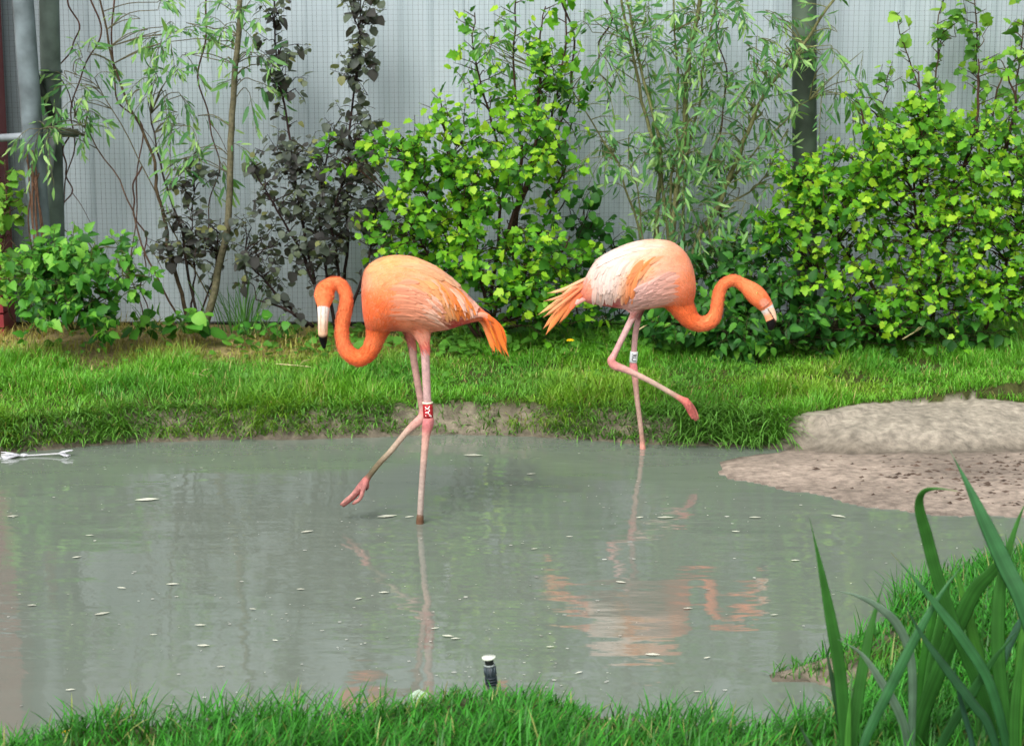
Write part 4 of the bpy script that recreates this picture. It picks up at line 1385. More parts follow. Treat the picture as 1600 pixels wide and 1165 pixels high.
# --- the orange bird stepping left
bodyL = [[566, 458, 12, 0, 10], [569, 462, 38, 0, 26], [577, 465, 51, 0, 38], [592, 462.5, 58.5, 0, 47], [615, 458, 59, 0, 52], [640, 459.5, 59.5, 0, 53], [660, 463, 57, 0, 51], [680, 466.5, 51, 0, 46],
         [700, 472.5, 42, 0, 38], [720, 479, 29, 0, 28], [738, 486, 17, 0, 18], [752, 491, 9, 0, 10], [760, 494, 4, 0, 5]]
tubesL = [
    ('neck', [(600, 478, 34, OR2), (594, 500, 24, OR2), (589.5, 517, 18, OR2), (585, 532, 14.6, OR), (577, 549, 13.2, OR2), (562, 559.5, 12.8, OR2), (547, 553.5, 12.0, OR2), (538, 541, 11.4, OR), (534, 523, 11.0, OR), (535.5, 502, 11, OR), (539.5, 482, 10.8, OR), (541, 468, 10.2, OR), (538, 454, 10.2, OR), (529, 443.5, 10.3, OR), (517, 443.5, 11, OR)]),
    ('head', [(527, 442.5, 9.5, 0.0, OR), (517, 445, 12, -0.004, OR), (509, 453, 15.2, -0.010, (248, 124, 70)), (506.5, 462, 15.8, -0.016, OR), (506, 470, 13.8, -0.022, OR), (505.8, 475.5, 11.6, -0.027, (240, 132, 90))]),
    ('bill', [(505.8, 474.5, 11, -0.027, (244, 150, 116)), (505.6, 478, 10.3, -0.030, (232, 224, 220)), (505.2, 490, 9.0, -0.036, (234, 224, 214)), (504.6, 505, 8.0, -0.038, (236, 208, 184)), (504.4, 519, 7.6, -0.033, (240, 196, 160)), (504.6, 523.5, 7.3, -0.030, (22, 18, 18)), (505.4, 533, 5.8, -0.020, (16, 13, 13)), (506.4, 544, 2.4, -0.006, (14, 12, 12))]),
    ('thigh', [(655, 496, 24, -0.028, (244, 160, 132)), (658, 514, 16.5, -0.032, (244, 160, 134)), (661.5, 528, 10.5, -0.034, (238, 132, 112)), (663.5, 537, 7.4, -0.034, (222, 110, 108))]),
    ('thigh', [(640, 500, 18, 0.045, (244, 160, 132)), (640, 517, 10, 0.05, (240, 146, 126)), (641, 530, 7.0, 0.05, (214, 130, 122))]),
    ('leg', [(663, 534, 7.4, -0.034, (214, 150, 148)), (664.2, 548, 6.9, -0.034, LG), (666, 590, 6.6, -0.034, LG), (668, 630, 6.4, -0.034, LG), (669, 648, 7.0, -0.034, PK), (669.5, 657, 9.0, -0.034, (206, 126, 126)), (667.5, 668, 8.6, -0.034, (200, 122, 120)), (665.6, 680, 6.6, -0.034, (214, 160, 148)),
             (663.3, 705, 5.6, -0.034, (206, 166, 152)), (660, 745, 5.0, -0.034, (184, 160, 150)), (657.5, 785, 5.0, -0.034, (176, 158, 148)), (656.5, 804, 5.0, -0.034, (166, 146, 136)), (656.3, 806.5, 5.6, -0.034, (112, 84, 66)), (656, 824, 6.6, -0.034, (124, 92, 76)), (656, 829, 6.9, -0.034, (206, 150, 136)), (656, 850, 6.5, -0.034, (170, 140, 126))]),
    ('leg', [(640.5, 526, 6.8, 0.05, (198, 150, 142)), (645, 552, 6.0, 0.05, (190, 148, 138)), (652, 595, 5.6, 0.05, (184, 144, 134)), (659, 632, 5.8, 0.05, (190, 146, 138)), (661.5, 646, 7.0, 0.05, (210, 150, 142)), (656, 656, 7.4, 0.045, (212, 156, 146)), (645, 665, 6.4, 0.04, (204, 158, 146)), (633, 677, 5.0, 0.035, (190, 162, 146)),
             (611, 704, 4.7, 0.025, (164, 146, 126)), (593, 723, 4.7, 0.018, (120, 106, 84)), (577, 743, 4.7, 0.01, (110, 90, 72)), (571, 751, 6.4, 0.008, (206, 120, 112))]),
    ('toe', [(572, 749, 6.0, 0.006, (208, 122, 114)), (564, 758, 6.2, 0.0, (212, 126, 120)), (552, 772, 4.6, -0.01, (216, 138, 128)), (541, 781, 3.8, -0.015, (220, 146, 134)), (534, 787, 3.2, -0.02, (206, 130, 118)), (531, 788.5, 1.6, -0.02, (40, 30, 28))]),
    ('toe', [(572, 751, 5.6, 0.0, (206, 116, 108)), (567, 766, 4.4, -0.02, (214, 130, 122)), (563, 778, 3.8, -0.028, (220, 142, 130)), (554, 785, 3.4, -0.03, (214, 136, 124)), (550, 787.5, 1.8, -0.03, (60, 44, 40))]),
    ('toe', [(571, 752, 5.4, 0.014, (196, 100, 94)), (561, 767, 4.0, 0.02, (186, 84, 80)), (551, 778, 3.4, 0.02, (196, 96, 90)), (538, 789, 3.0, 0.01, (150, 90, 80)), (534, 790, 1.8, 0.01, (40, 30, 28))]),
    ('toe', [(570, 757, 4.4, 0.004, (190, 88, 84)), (559, 771, 3.6, -0.006, (178, 76, 74)), (549, 781, 3.0, -0.008, (190, 92, 86))]),
    ('toe', [(573, 752, 4.4, 0.01, (200, 116, 108)), (574.5, 760, 3.0, 0.014, (196, 112, 104)), (572, 766, 1.8, 0.016, (60, 44, 42))]),
]
bcolL = [(575, 500, lin(248, 116, 58)), (590, 485, lin(248, 124, 70)), (572, 474, lin(248, 128, 76)), (568, 450, lin(246, 170, 140)), (580, 420, lin(248, 178, 130)), (600, 410, lin(250, 180, 124)), (640, 404, lin(248, 190, 140)), (612, 440, lin(247, 168, 124)), (585, 440, lin(248, 172, 128)), (600, 462, lin(247, 146, 98)), (622, 470, lin(246, 156, 116)),
         (612, 500, lin(246, 134, 88)), (600, 512, lin(247, 118, 62)), (630, 505, lin(243, 152, 116)), (650, 480, lin(244, 160, 128)), (640, 450, lin(245, 176, 152)), (670, 470, lin(244, 172, 148)), (680, 500, lin(242, 168, 144)), (690, 430, lin(248, 178, 126)), (720, 470, lin(243, 178, 160)), (745, 488, lin(243, 140, 100)),
         (655, 515, lin(242, 158, 130)), (706, 514, lin(190, 40, 40)), (716, 511, lin(196, 46, 42)), (730, 508, lin(214, 84, 74))]
flowL = [(585, 505, .25, -1), (575, 475, .2, -1), (572, 445, .35, -1), (585, 415, .8, -.6), (610, 401, 1, -.15), (645, 401, 1, .1), (680, 416, .85, .5), (710, 442, .7, .7), (740, 475, .7, .7), (600, 480, .7, -.6), (615, 460, .8, -.45), (620, 500, .95, -.1), (640, 440, 1, -.05), (600, 430, .75, -.6), (630, 420, 1, -.1),
         (660, 440, .9, .4), (690, 450, .6, .8), (700, 480, .4, .9), (660, 470, .95, .25), (650, 500, .95, .2), (680, 500, .9, .3), (655, 520, .4, .9), (725, 490, .5, .85)]


def ramp(stops):
    xs = [q[0] for q in stops]
    cs = np.array([lin(*q[1]) for q in stops])
    return lambda s_, u: np.array([np.interp(s_, xs, cs[:, i]) for i in range(3)]) * (1.0 - 0.04 * u)


backL = ramp([(0, (246, 168, 120)), (0.2, (249, 176, 112)), (0.36, (250, 182, 124)), (0.44, (250, 142, 52)), (0.66, (250, 132, 40)), (0.74, (246, 168, 118)), (0.82, (244, 190, 170)), (1, (244, 186, 166))])
flankL = lambda s_, u: lin(247, 158, 122) * (1 - u * 0.4) + lin(247, 192, 168) * u * 0.4
famsL = [((600, 430), (668, 430), (688, 500), (716, 448), (738, 468), (748, 494), 110, 6.5, backL, 3.0, 0.007),
         ((586, 428), (630, 398), (690, 436), (640, 404), (690, 412), (728, 458), 60, 6.5, ramp([(0, (248, 184, 136)), (1, (247, 190, 150))]), 2.5, 0.004),
         ((596, 452), (650, 428), (690, 482), (588, 502), (650, 494), (700, 508), 110, 7.5, flankL, 5.0, 0.006)]
famsL += [((634, 420), (688, 424), (700, 500), (708, 440), (734, 462), (744, 494), 34, 5.0, lambda s_, u: lin(*((250, 128, 34), (249, 200, 168), (250, 150, 70), (247, 206, 188))[int(rng.integers(0, 2 if s_ < .5 else 4)) if s_ > .3 else int(rng.integers(1, 3))]), 2.0, 0.012, 1),
          ((612, 448), (656, 436), (694, 486), (608, 494), (656, 488), (700, 506), 22, 5.5, lambda s_, u: lin(248, 200, 176), 4.0, 0.010, 1)]
tailsL = [([(738, 488), (760, 494), (776, 512), (784, 534), (796, 559)], 9, -0.02, (240, 104, 56), (252, 142, 50)), ([(738, 491), (758, 498), (770, 516), (776, 534), (784, 554)], 10, -0.01, (242, 100, 50), (252, 138, 46)), ([(738, 494), (754, 502), (763, 520), (769, 537), (773, 551)], 10, 0.0, (244, 150, 110), (252, 144, 54)),
          ([(742, 490), (764, 496), (781, 512), (787, 528), (791, 544)], 9, 0.012, (240, 96, 48), (250, 128, 40)), ([(740, 492), (756, 496), (768, 508), (777, 526), (779, 545)], 10, 0.018, (240, 108, 58), (250, 136, 48)), ([(728, 498), (746, 492), (758, 493), (766, 503), (768, 520)], 9, -0.03, (244, 178, 160), (250, 150, 90)),
          ([(742, 476), (754, 482), (768, 490)], 5, 0.03, (26, 18, 18), (20, 14, 14)), ([(736, 490), (750, 489), (762, 494), (772, 505)], 9, -0.024, (238, 98, 60), (250, 130, 50))]
for k_ in range(8):
    ex, ey = rng.uniform(768, 796), rng.uniform(536, 560)
    tailsL.append(([(740, 490), (758, 496 + rng.uniform(-2, 4)), (758 + (ex - 758) * .6, 522 + rng.uniform(-6, 4)), (ex, ey)], rng.uniform(3.5, 6), rng.uniform(-.03, .02), (240, 100, 50), (252, rng.uniform(130, 160), rng.uniform(40, 70))))


def recolL(px, kind, col, co):
    x_, y_ = px[:, 0], px[:, 1]
    g_ = (kind == 'bill') & (y_ > 479) & (y_ < 519) & (np.abs(np.abs(x_ - 504.8) - 3.4) < 0.9)
    return np.where(g_[:, None], col * np.array((0.72, 0.62, 0.55)), col)


make_bird('bright orange flamingo wading left with one foot lifted and head bent down', 6.05 + 0.034, (656, 828), bodyL, tubesL, deep(bcolL, (1, 0.88, 0.74)), flowL, famsL, tailsL,
          (((668.2, 630), (669.2, 652)), 8.0, -0.034, (176, 34, 42), (236, 232, 200), 'JAK', (250, 244, 240), 1, 0.0235, None), recolor=recolL, eyes=((520.5, 464, 2.0, 0), (493.5, 462, 2.0, 0)), seedv=11)

# --- the pale bird stepping right
bodyR = [[905, 458, 4, 0, 5], [912, 455, 14, 0, 14], [922, 447, 27, 0, 25], [935, 440, 36, 0, 34], [955, 435.5, 44, 0, 41], [980, 432, 51, 0, 46], [1005, 429.5, 54.5, 0, 48], [1030, 427.5, 53, 0, 47], [1050, 430, 51.5, 0, 43], [1066, 437, 47, 0, 36], [1077, 441, 36, 0, 27], [1084, 446, 20, 0, 16], [1086, 448, 8, 0, 7]]
tubesR = [
    ('neck', [(1052, 456, 30, OR2), (1063, 474, 21.5, OR2), (1071, 488, 17.5, OR2), (1080, 499.5, 14.6, OR2), (1094, 506, 12.2, OR), (1107, 503, 11.8, OR), (1115, 496, 11.2, OR), (1119.5, 485, 9.9, OR), (1121, 472, 9.7, OR), (1123.5, 459, 9.5, OR), (1129, 447, 9.0, OR), (1138, 440, 8.8, OR), (1149, 438.6, 9.1, OR), (1161, 444.5, 9.8, OR)]),
    ('head', [(1153, 440, 9, OR), (1164, 446.5, 11, OR), (1175, 455, 14.3, OR), (1184, 463.5, 15.0, OR), (1191, 471, 13.4, (246, 122, 74)), (1195.5, 476.5, 12.2, (244, 140, 100))]),
    ('bill', [(1193, 473.5, 12.4, 0, 9.5, (244, 150, 114)), (1196.5, 478, 11.6, 0, 9, (228, 218, 214)), (1199.5, 483.5, 10.4, 0, 8, (230, 214, 204)), (1202.5, 490, 9.9, 0, 7.4, (246, 168, 128)), (1204.5, 496.5, 9.4, 0, 7, (246, 164, 122)), (1205, 501.5, 8.6, 0, 6.6, (246, 160, 118)), (1204.5, 509, 6.4, 0, 5.4, (14, 12, 12)), (1203.5, 516, 3.0, 0, 3, (12, 10, 10))]),
    ('thigh', [(1000, 458, 22, -0.03, (244, 196, 184)), (996, 474, 13, -0.034, (242, 190, 180)), (993, 485, 6.6, -0.036, (222, 160, 160))]),
    ('thigh', [(1004, 462, 18, 0.04, (240, 184, 172)), (1000, 478, 10, 0.045, (230, 160, 154)), (998, 490, 5.4, 0.045, (206, 148, 148))]),
    ('leg', [(993, 484, 6.2, -0.036, (214, 166, 166)), (990, 492, 5.6, -0.04, LG), (974.5, 523.5, 5.0, -0.055, LG), (960, 553, 5.0, -0.07, (208, 154, 150)), (955, 563.5, 6.4, -0.075, (212, 140, 136)), (960.5, 571, 6.8, -0.077, (212, 144, 138)), (970, 574.5, 6.2, -0.08, (206, 150, 142)), (986, 581, 5.2, -0.085, (204, 158, 148)),
             (1018, 596.5, 4.3, -0.095, (190, 162, 146)), (1048, 613.5, 4.2, -0.105, (182, 152, 134)), (1064, 623, 5.0, -0.11, (196, 122, 108)), (1073, 628.5, 7.2, -0.112, (210, 116, 106))]),
    ('toe', [(1072, 627, 6.8, -0.112, (212, 118, 108)), (1080, 640, 5.8, -0.115, (206, 96, 86)), (1085, 651, 4.4, -0.118, (208, 106, 94)), (1088, 657, 2.6, -0.118, (196, 104, 90))]),
    ('toe', [(1072, 630, 6.0, -0.118, (214, 104, 94)), (1078, 644, 4.4, -0.124, (208, 94, 84)), (1083, 654, 3.2, -0.126, (206, 104, 92))]),
    ('toe', [(1075, 628, 5.4, -0.104, (216, 120, 106)), (1084, 638, 3.8, -0.102, (214, 112, 98)), (1090, 652, 3.0, -0.104, (214, 118, 100)), (1091, 656, 1.6, -0.104, (60, 40, 36))]),
    ('leg', [(998.5, 486, 5.4, 0.045, (204, 150, 150)), (996.5, 502, 4.8, 0.045, (200, 154, 152)), (993, 520, 4.7, 0.045, (202, 158, 154)), (990.8, 546, 4.6, 0.045, (204, 160, 156)), (989.5, 564, 5.4, 0.045, (222, 140, 138)), (990, 575, 6.6, 0.045, (222, 132, 134)), (991.8, 586, 5.6, 0.045, (212, 150, 142)), (993.6, 605, 4.5, 0.045, (200, 154, 142)),
             (996.5, 632, 4.1, 0.045, (192, 156, 142)), (1000.3, 660, 3.9, 0.045, (184, 152, 136)), (1003, 685, 3.9, 0.045, (176, 134, 118)), (1004, 697, 4.6, 0.045, (214, 150, 136)), (1004.5, 706, 5.0, 0.045, (206, 140, 126)), (1004.5, 722, 5.0, 0.045, (180, 140, 120))]),
]
bcolR = [(1080, 470, lin(248, 124, 70)), (1070, 485, lin(248, 116, 58)), (1082, 440, lin(248, 142, 92)), (1076, 408, lin(247, 152, 108)), (1060, 388, lin(248, 176, 138)), (1030, 378, lin(249, 196, 164)), (1000, 378, lin(240, 210, 196)), (960, 392, lin(238, 220, 212)), (930, 415, lin(238, 208, 195)), (1062, 450, lin(245, 136, 92)), (1050, 470, lin(244, 138, 100)),
         (1060, 425, lin(246, 168, 134)), (1040, 440, lin(244, 186, 166)), (1020, 460, lin(243, 182, 170)), (1000, 474, lin(242, 182, 174)), (1030, 476, lin(243, 160, 134)), (1010, 420, lin(247, 178, 128)), (985, 440, lin(241, 204, 188)), (950, 440, lin(240, 208, 196)), (925, 450, lin(242, 150, 120)), (912, 462, lin(240, 128, 96)), (930, 473, lin(230, 130, 126)), (960, 479, lin(206, 84, 88))]
flowR = [(1075, 495, -.4, -1), (1084, 465, -.1, -1), (1084, 430, -.3, -1), (1074, 400, -.7, -.7), (1050, 380, -1, -.2), (1015, 376, -1, .05), (970, 386, -.85, .45), (935, 408, -.7, .7), (1060, 470, -.8, -.3), (1060, 440, -.85, .1), (1040, 450, -.9, .35), (1010, 468, -.95, .25), (1055, 410, -.9, .1), (1025, 410, -.8, .55), (990, 430, -.45, .9), (950, 440, -.4, .9), (925, 450, -.7, .6), (1030, 478, -1, 0)]


def recolR(px, kind, col, co):
    bl = kind == 'bill'
    x_, y_ = px[:, 0], px[:, 1]
    t = (x_ - 1198.5) * 0.85 - (y_ - 480.5) * 0.53                     # right of the mouth line is the upper bill
    up = bl & (t > 0.9) & (y_ > 481)
    col = np.where(up[:, None], lin(240, 202, 172), col)
    blk = bl & (y_ > 503.4 - (x_ - 1195) * 0.42 + np.where(t > 0.9, 4.5, 0))
    col = np.where(blk[:, None], lin(12, 10, 10), col)
    mouth = bl & (np.abs(t) < 0.9) & (y_ > 482)
    col = np.where(mouth[:, None], lin(74, 40, 32), col)
    lw = ((kind == 'head') * ss(1.0, 0.35, ((x_ - 1194) / 9) ** 2 + ((y_ - 473) / 8) ** 2))[:, None]
    lw = lw * 0.45
    return col * (1 - lw) + lin(238, 190, 170) * lw


backR = ramp([(0, (248, 176, 130)), (0.08, (250, 144, 70)), (0.28, (250, 142, 68)), (0.36, (247, 190, 150)), (0.5, (245, 214, 198)), (0.75, (246, 224, 214)), (1, (245, 217, 206))])
famsR = [((1058, 396), (1000, 400), (990, 482), (940, 404), (924, 436), (930, 478), 130, 6.5, backR, 3.0, 0.008),
         ((1064, 392), (1030, 378), (980, 392), (1020, 377), (960, 385), (928, 420), 56, 6.5, ramp([(0, (249, 206, 180)), (0.4, (246, 224, 213)), (1, (246, 228, 221))]), 2.5, 0.004),
         ((1078, 418), (1036, 424), (1000, 452), (1074, 470), (1036, 474), (974, 481), 90, 7.0, lambda s_, u: lin(244, 176, 152) * (1 - u) + lin(243, 196, 188) * u, 2.5, 0.007)]
famsR += [((1050, 394), (1000, 396), (992, 480), (1012, 384), (975, 400), (968, 478), 22, 4.6, lambda s_, u: lin(*((250, 132, 54), (250, 150, 84), (248, 196, 160))[int(rng.integers(0, 3))]), 2.5, 0.012, 1),
          ((1006, 384), (968, 402), (962, 480), (944, 404), (926, 436), (932, 478), 30, 5.5, lambda s_, u: lin(*((248, 230, 222), (246, 208, 190), (244, 220, 208))[int(rng.integers(0, 3))]), 2.5, 0.012, 1)]
oc, ot = (242, 124, 84), (248, 164, 96)
tailsR = [([(930, 428), (905, 440), (880, 452), (855, 458)], 6, 0.02, (246, 190, 160), (248, 196, 130)), ([(928, 432), (900, 446), (870, 472), (840, 492)], 8, 0.012, (247, 180, 150), (246, 190, 120)), ([(926, 436), (900, 452), (872, 478), (849, 496)], 8, 0.004, oc, ot), ([(926, 440), (900, 458), (870, 490), (848, 514)], 10, -0.006, (246, 150, 110), ot),
          ([(926, 444), (900, 462), (872, 494), (852, 524)], 10, -0.014, oc, (250, 158, 84)), ([(924, 448), (903, 464), (886, 486), (874, 504)], 10, -0.02, (240, 108, 70), (249, 150, 90)), ([(922, 452), (905, 464), (895, 476), (891, 486)], 9, -0.026, (238, 100, 66), (244, 130, 90)), ([(928, 438), (902, 448), (884, 462), (868, 482)], 9, 0.016, oc, ot),
          ([(928, 446), (912, 456), (902, 466), (894, 474)], 12, -0.018, (238, 104, 68), (242, 120, 80)), ([(940, 466), (920, 464), (905, 470), (893, 480)], 9, -0.03, (236, 140, 136), (244, 190, 176)), ([(916, 470), (903, 466), (884, 458), (872, 452)], 5, 0.03, oc, (248, 190, 130))]
for k_ in range(9):
    ex, ey = rng.uniform(846, 880), rng.uniform(468, 516)
    tailsR.append(([(926, rng.uniform(434, 452)), (902, 446 + (ey - 460) * .25), ((902 + ex) / 2, (452 + ey) / 2 + 2), (ex, ey)], rng.uniform(3.5, 6), rng.uniform(-.03, .03), oc, (250, rng.uniform(150, 200), rng.uniform(90, 140))))
make_bird('pale pink-backed flamingo stepping right near the far bank, neck stretched forward', 7.30 - 0.045, (1003, 705), bodyR, tubesR, bcolR, flowR, famsR, tailsR,
          (((990.8, 549), (989.4, 566)), 6.2, 0.045, (232, 236, 238), None, 'RU', (18, 18, 24), -1, 0.0255, None), recolor=recolR, eyes=((1183, 458, 1.7, 0),), sizes=(1.1, 1.1), seedv=23)
rng = np.random.default_rng(99)

# ------------------------------------------------------------------ iris leaves in the foreground
def sword(t, pxs, wpx, Yc, cols, tipcol=None, twist=0.35):
    S = crom(np.array([(a, b_, y) for a, b_, y in pxs], float), 5)
    P = at(S[:, 0], S[:, 1], S[:, 2])
    n = len(P)
    u = np.linspace(0, 1, n)
    T = np.gradient(P, axis=0)
    T /= np.linalg.norm(T, axis=1)[:, None]
    vd = np.array((0.0, -1.0, 0.12))
    a = rng.uniform(-twist, twist)
    vd = vd + np.array((a, 0, 0))
    B = np.cross(T, vd)
    B /= np.linalg.norm(B, axis=1)[:, None]
    Nn = np.cross(B, T)
    pr = np.minimum(1, 0.75 + 0.9 * u) * (1 - ss(0.45, 1.0, u) ** 1.3 * 0.97)
    W = wpx * Yc / F * 0.43
    h = (W * pr)[:, None] * B
    rg = (0.0022 * (1 - 0.8 * u))[:, None] * Nn
    fr = np.linspace(-1, 1, 13)
    cols_ = [P + h * f_ + rg * 1.4 * (1 - f_ * f_) for f_ in fr] + [P + h * .4 - rg, P - h * .4 - rg]
    m_ = len(cols_)
    V = np.stack(cols_, 1).reshape(-1, 3)
    i = np.arange(n - 1)[:, None] * m_
    q = np.concatenate([i + np.array([k, (k + 1) % m_, m_ + (k + 1) % m_, m_ + k]) for k in range(m_)], 0)
    c = lin(*cols[0])[None] * (1 - u[:, None]) + lin(*cols[1])[None] * u[:, None]
    if tipcol:
        w_ = ss(0.93, 1.0, u)[:, None]
        c = c * (1 - w_) + lin(*tipcol) * w_
    c = c * (0.62 * (0.85 + 0.3 * rng.random((n, 1))))
    K = np.repeat(c, m_, 0)
    K *= np.tile(np.r_[rng.uniform(0.78, 1.22, 13), 0.95, 0.95], n)[:, None]
    link('leaf', mesh_np('leaf', V, [q], K), M_IRIS, t)


GR, BG, PG = ((58, 120, 48), (78, 146, 62)), ((54, 114, 62), (76, 140, 84)), ((120, 160, 128), (164, 194, 168))
def yr(pts, y0, y1):
    k = len(pts) - 1
    return [(a, b_, y0 + (y1 - y0) * i / k) for i, (a, b_) in enumerate(pts)]


t = thing('iris', 'left iris clump with two tall upright sword leaves at the water edge', 'iris', tuple(at(1330, 1255, 3.55)), 'iris plants')
sword(t, yr([(1326, 1250), (1321, 1163), (1313, 1055), (1299, 971), (1281, 880), (1265, 809)], 3.56, 3.50), 24, 3.55, GR)
sword(t, yr([(1322, 1250), (1330, 1163), (1346, 1055), (1363, 971), (1382, 905)], 3.58, 3.60), 22, 3.55, GR)
sword(t, yr([(1326, 1250), (1325, 1160), (1330, 1060)], 3.54, 3.54), 14, 3.55, ((70, 140, 50), (90, 160, 66)))
sword(t, yr([(1330, 1250), (1318, 1160), (1300, 1060), (1286, 990)], 3.62, 3.68), 12, 3.55, ((40, 80, 44), (50, 88, 50)))
sword(t, yr([(1330, 1252), (1276, 1180), (1245, 1125)], 3.50, 3.4), 12, 3.55, ((80, 120, 84), (110, 146, 112)))
t = thing('iris', 'central iris clump of crossing and drooping pale sword leaves', 'iris', tuple(at(1430, 1255, 3.6)), 'iris plants')
sword(t, yr([(1420, 1255), (1425, 1130), (1424, 1034), (1405, 980), (1376, 950), (1338, 930), (1296, 921)], 3.62, 3.42), 17, 3.6, PG)
sword(t, yr([(1420, 1255), (1417, 1163), (1405, 1113), (1376, 1063), (1346, 1021), (1309, 998)], 3.60, 3.45), 17, 3.6, PG)
sword(t, yr([(1330, 1255), (1351, 1159), (1388, 1080), (1430, 996), (1471, 926), (1513, 871)], 3.40, 3.44), 20, 3.45, BG)
sword(t, yr([(1432, 1255), (1440, 1160), (1456, 1040), (1476, 940), (1494, 866)], 3.70, 3.72), 24, 3.6, GR)
sword(t, yr([(1436, 1255), (1438, 1160), (1442, 1060), (1458, 960), (1470, 900)], 3.76, 3.78), 26, 3.6, ((54, 118, 44), (70, 140, 52)))
sword(t, yr([(1430, 1255), (1432, 1150), (1470, 1040), (1500, 970), (1524, 921), (1556, 886), (1580, 846), (1606, 774)], 3.68, 3.55), 32, 3.6, GR)
sword(t, yr([(1446, 1255), (1470, 1165), (1513, 1092), (1552, 1030), (1600, 975)], 3.52, 3.4), 18, 3.5, ((44, 96, 48), (62, 120, 60)))
t = thing('iris', 'right iris clump with a tall leaf folded over at its top', 'iris', tuple(at(1560, 1255, 3.5)), 'iris plants')
sword(t, yr([(1570, 1255), (1545, 1120), (1512, 1030), (1492, 980), (1466, 905), (1447, 834), (1436, 790), (1443, 768), (1466, 763), (1496, 767)], 3.60, 3.42), 25, 3.55, GR, (150, 190, 70))
sword(t, yr([(1660, 1255), (1640, 1080), (1600, 946), (1571, 884), (1538, 813), (1509, 751), (1484, 703)], 3.40, 3.5), 32, 3.45, BG, (170, 190, 160))
sword(t, yr([(1590, 1255), (1571, 1155), (1546, 1067), (1509, 1005), (1471, 955), (1430, 905), (1392, 863)], 3.44, 3.40), 21, 3.45, BG, (190, 170, 60))
sword(t, yr([(1580, 1255), (1548, 1140), (1521, 1100), (1480, 1046), (1438, 988), (1405, 928)], 3.38, 3.36), 19, 3.4, ((48, 98, 60), (56, 104, 66)), (170, 100, 50))
sword(t, yr([(1566, 1255), (1552, 1120), (1526, 1013), (1513, 963), (1500, 913), (1491, 866)], 3.66, 3.66), 24, 3.6, ((66, 136, 48), (96, 166, 62)), (190, 210, 110))
sword(t, yr([(1578, 1255), (1571, 1138), (1562, 1055), (1559, 971), (1566, 900), (1588, 820), (1610, 770)], 3.50, 3.48), 26, 3.5, GR)
sword(t, yr([(1590, 1255), (1588, 1134), (1598, 1020), (1606, 940), (1590, 850)], 3.52, 3.55), 24, 3.5, ((66, 140, 50), (104, 176, 66)), (200, 214, 110))
sword(t, yr([(1600, 1255), (1585, 1165), (1590, 1060), (1612, 960)], 3.36, 3.3), 20, 3.4, GR)
sword(t, yr([(1530, 1255), (1520, 1165), (1500, 1090), (1488, 1020)], 3.42, 3.4), 12, 3.4, ((52, 96, 72), (60, 104, 78)))
sword(t, yr([(1560, 1255), (1540, 1165), (1560, 1050), (1600, 960), (1640, 900)], 3.7, 3.7), 22, 3.6, ((70, 120, 90), (100, 150, 118)))

for k in range(7):
    a = rng.uniform(1450, 1620)
    tp = a + rng.normal(0, 45)
    hh = rng.uniform(880, 1060)
    y_ = rng.uniform(3.6, 4.0)
    sword(t, yr([(a, 1230), ((a * .75 + tp * .25), 1150), ((a * .4 + tp * .6) , (1150 + hh) / 2), (tp, hh)], y_, y_ + .03), rng.uniform(9, 17), y_, GR if k % 2 else BG, (150, 130, 60) if k % 3 == 0 else None)

# ------------------------------------------------------------------ sprinkler, stones, floating bits
c = atz(770, 1100, 0.0)
t = thing('sprinkler', 'black ribbed sprinkler head with white cap tilted in the near grass', 'sprinkler', tuple(c))
top, bot = at(763.5, 1024, c[1]), at(772, 1108, c[1])
ax_ = top - bot
Lh = np.linalg.norm(ax_)
ax_ /= Lh
def ring(a0, a1, r0, r1, colr, nm, par=t):
    return MB().tube(np.array([bot + ax_ * Lh * a0, bot + ax_ * Lh * a1]), [r0, r1], 18, lin(*colr)).build(nm, M_PLAIN, par)
px2m = c[1] * 1.03 / F
ring(-0.3, 0.55, 8 * px2m, 8 * px2m, (58, 66, 66), 'riser')
bd = ring(0.48, 0.82, 9.2 * px2m, 8.6 * px2m, (44, 54, 60), 'body')
for k in range(3):
    ring(0.485 + k * 0.05, 0.51 + k * 0.05, 10 * px2m, 10 * px2m, (40, 50, 56), 'rib', bd)
for k in range(10):
    a = k / 10 * 2 * math.pi
    e1 = np.cross(ax_, (0, 1, 0)); e1 /= np.linalg.norm(e1); e2 = np.cross(ax_, e1)
    p0 = bot + ax_ * Lh * 0.65 + (e1 * math.cos(a) + e2 * math.sin(a)) * 9 * px2m
    MB().tube([p0, p0 + ax_ * Lh * 0.15], 1.1 * px2m, 5, lin(66, 78, 84)).build('grip', M_PLAIN, bd)
ring(0.815, 0.84, 9.0 * px2m, 9.0 * px2m, (140, 150, 148), 'washer')
ring(0.84, 0.95, 6.8 * px2m, 7.2 * px2m, (34, 38, 36), 'neck')
ring(0.945, 0.985, 10.8 * px2m, 11.2 * px2m, (226, 232, 218), 'cap')

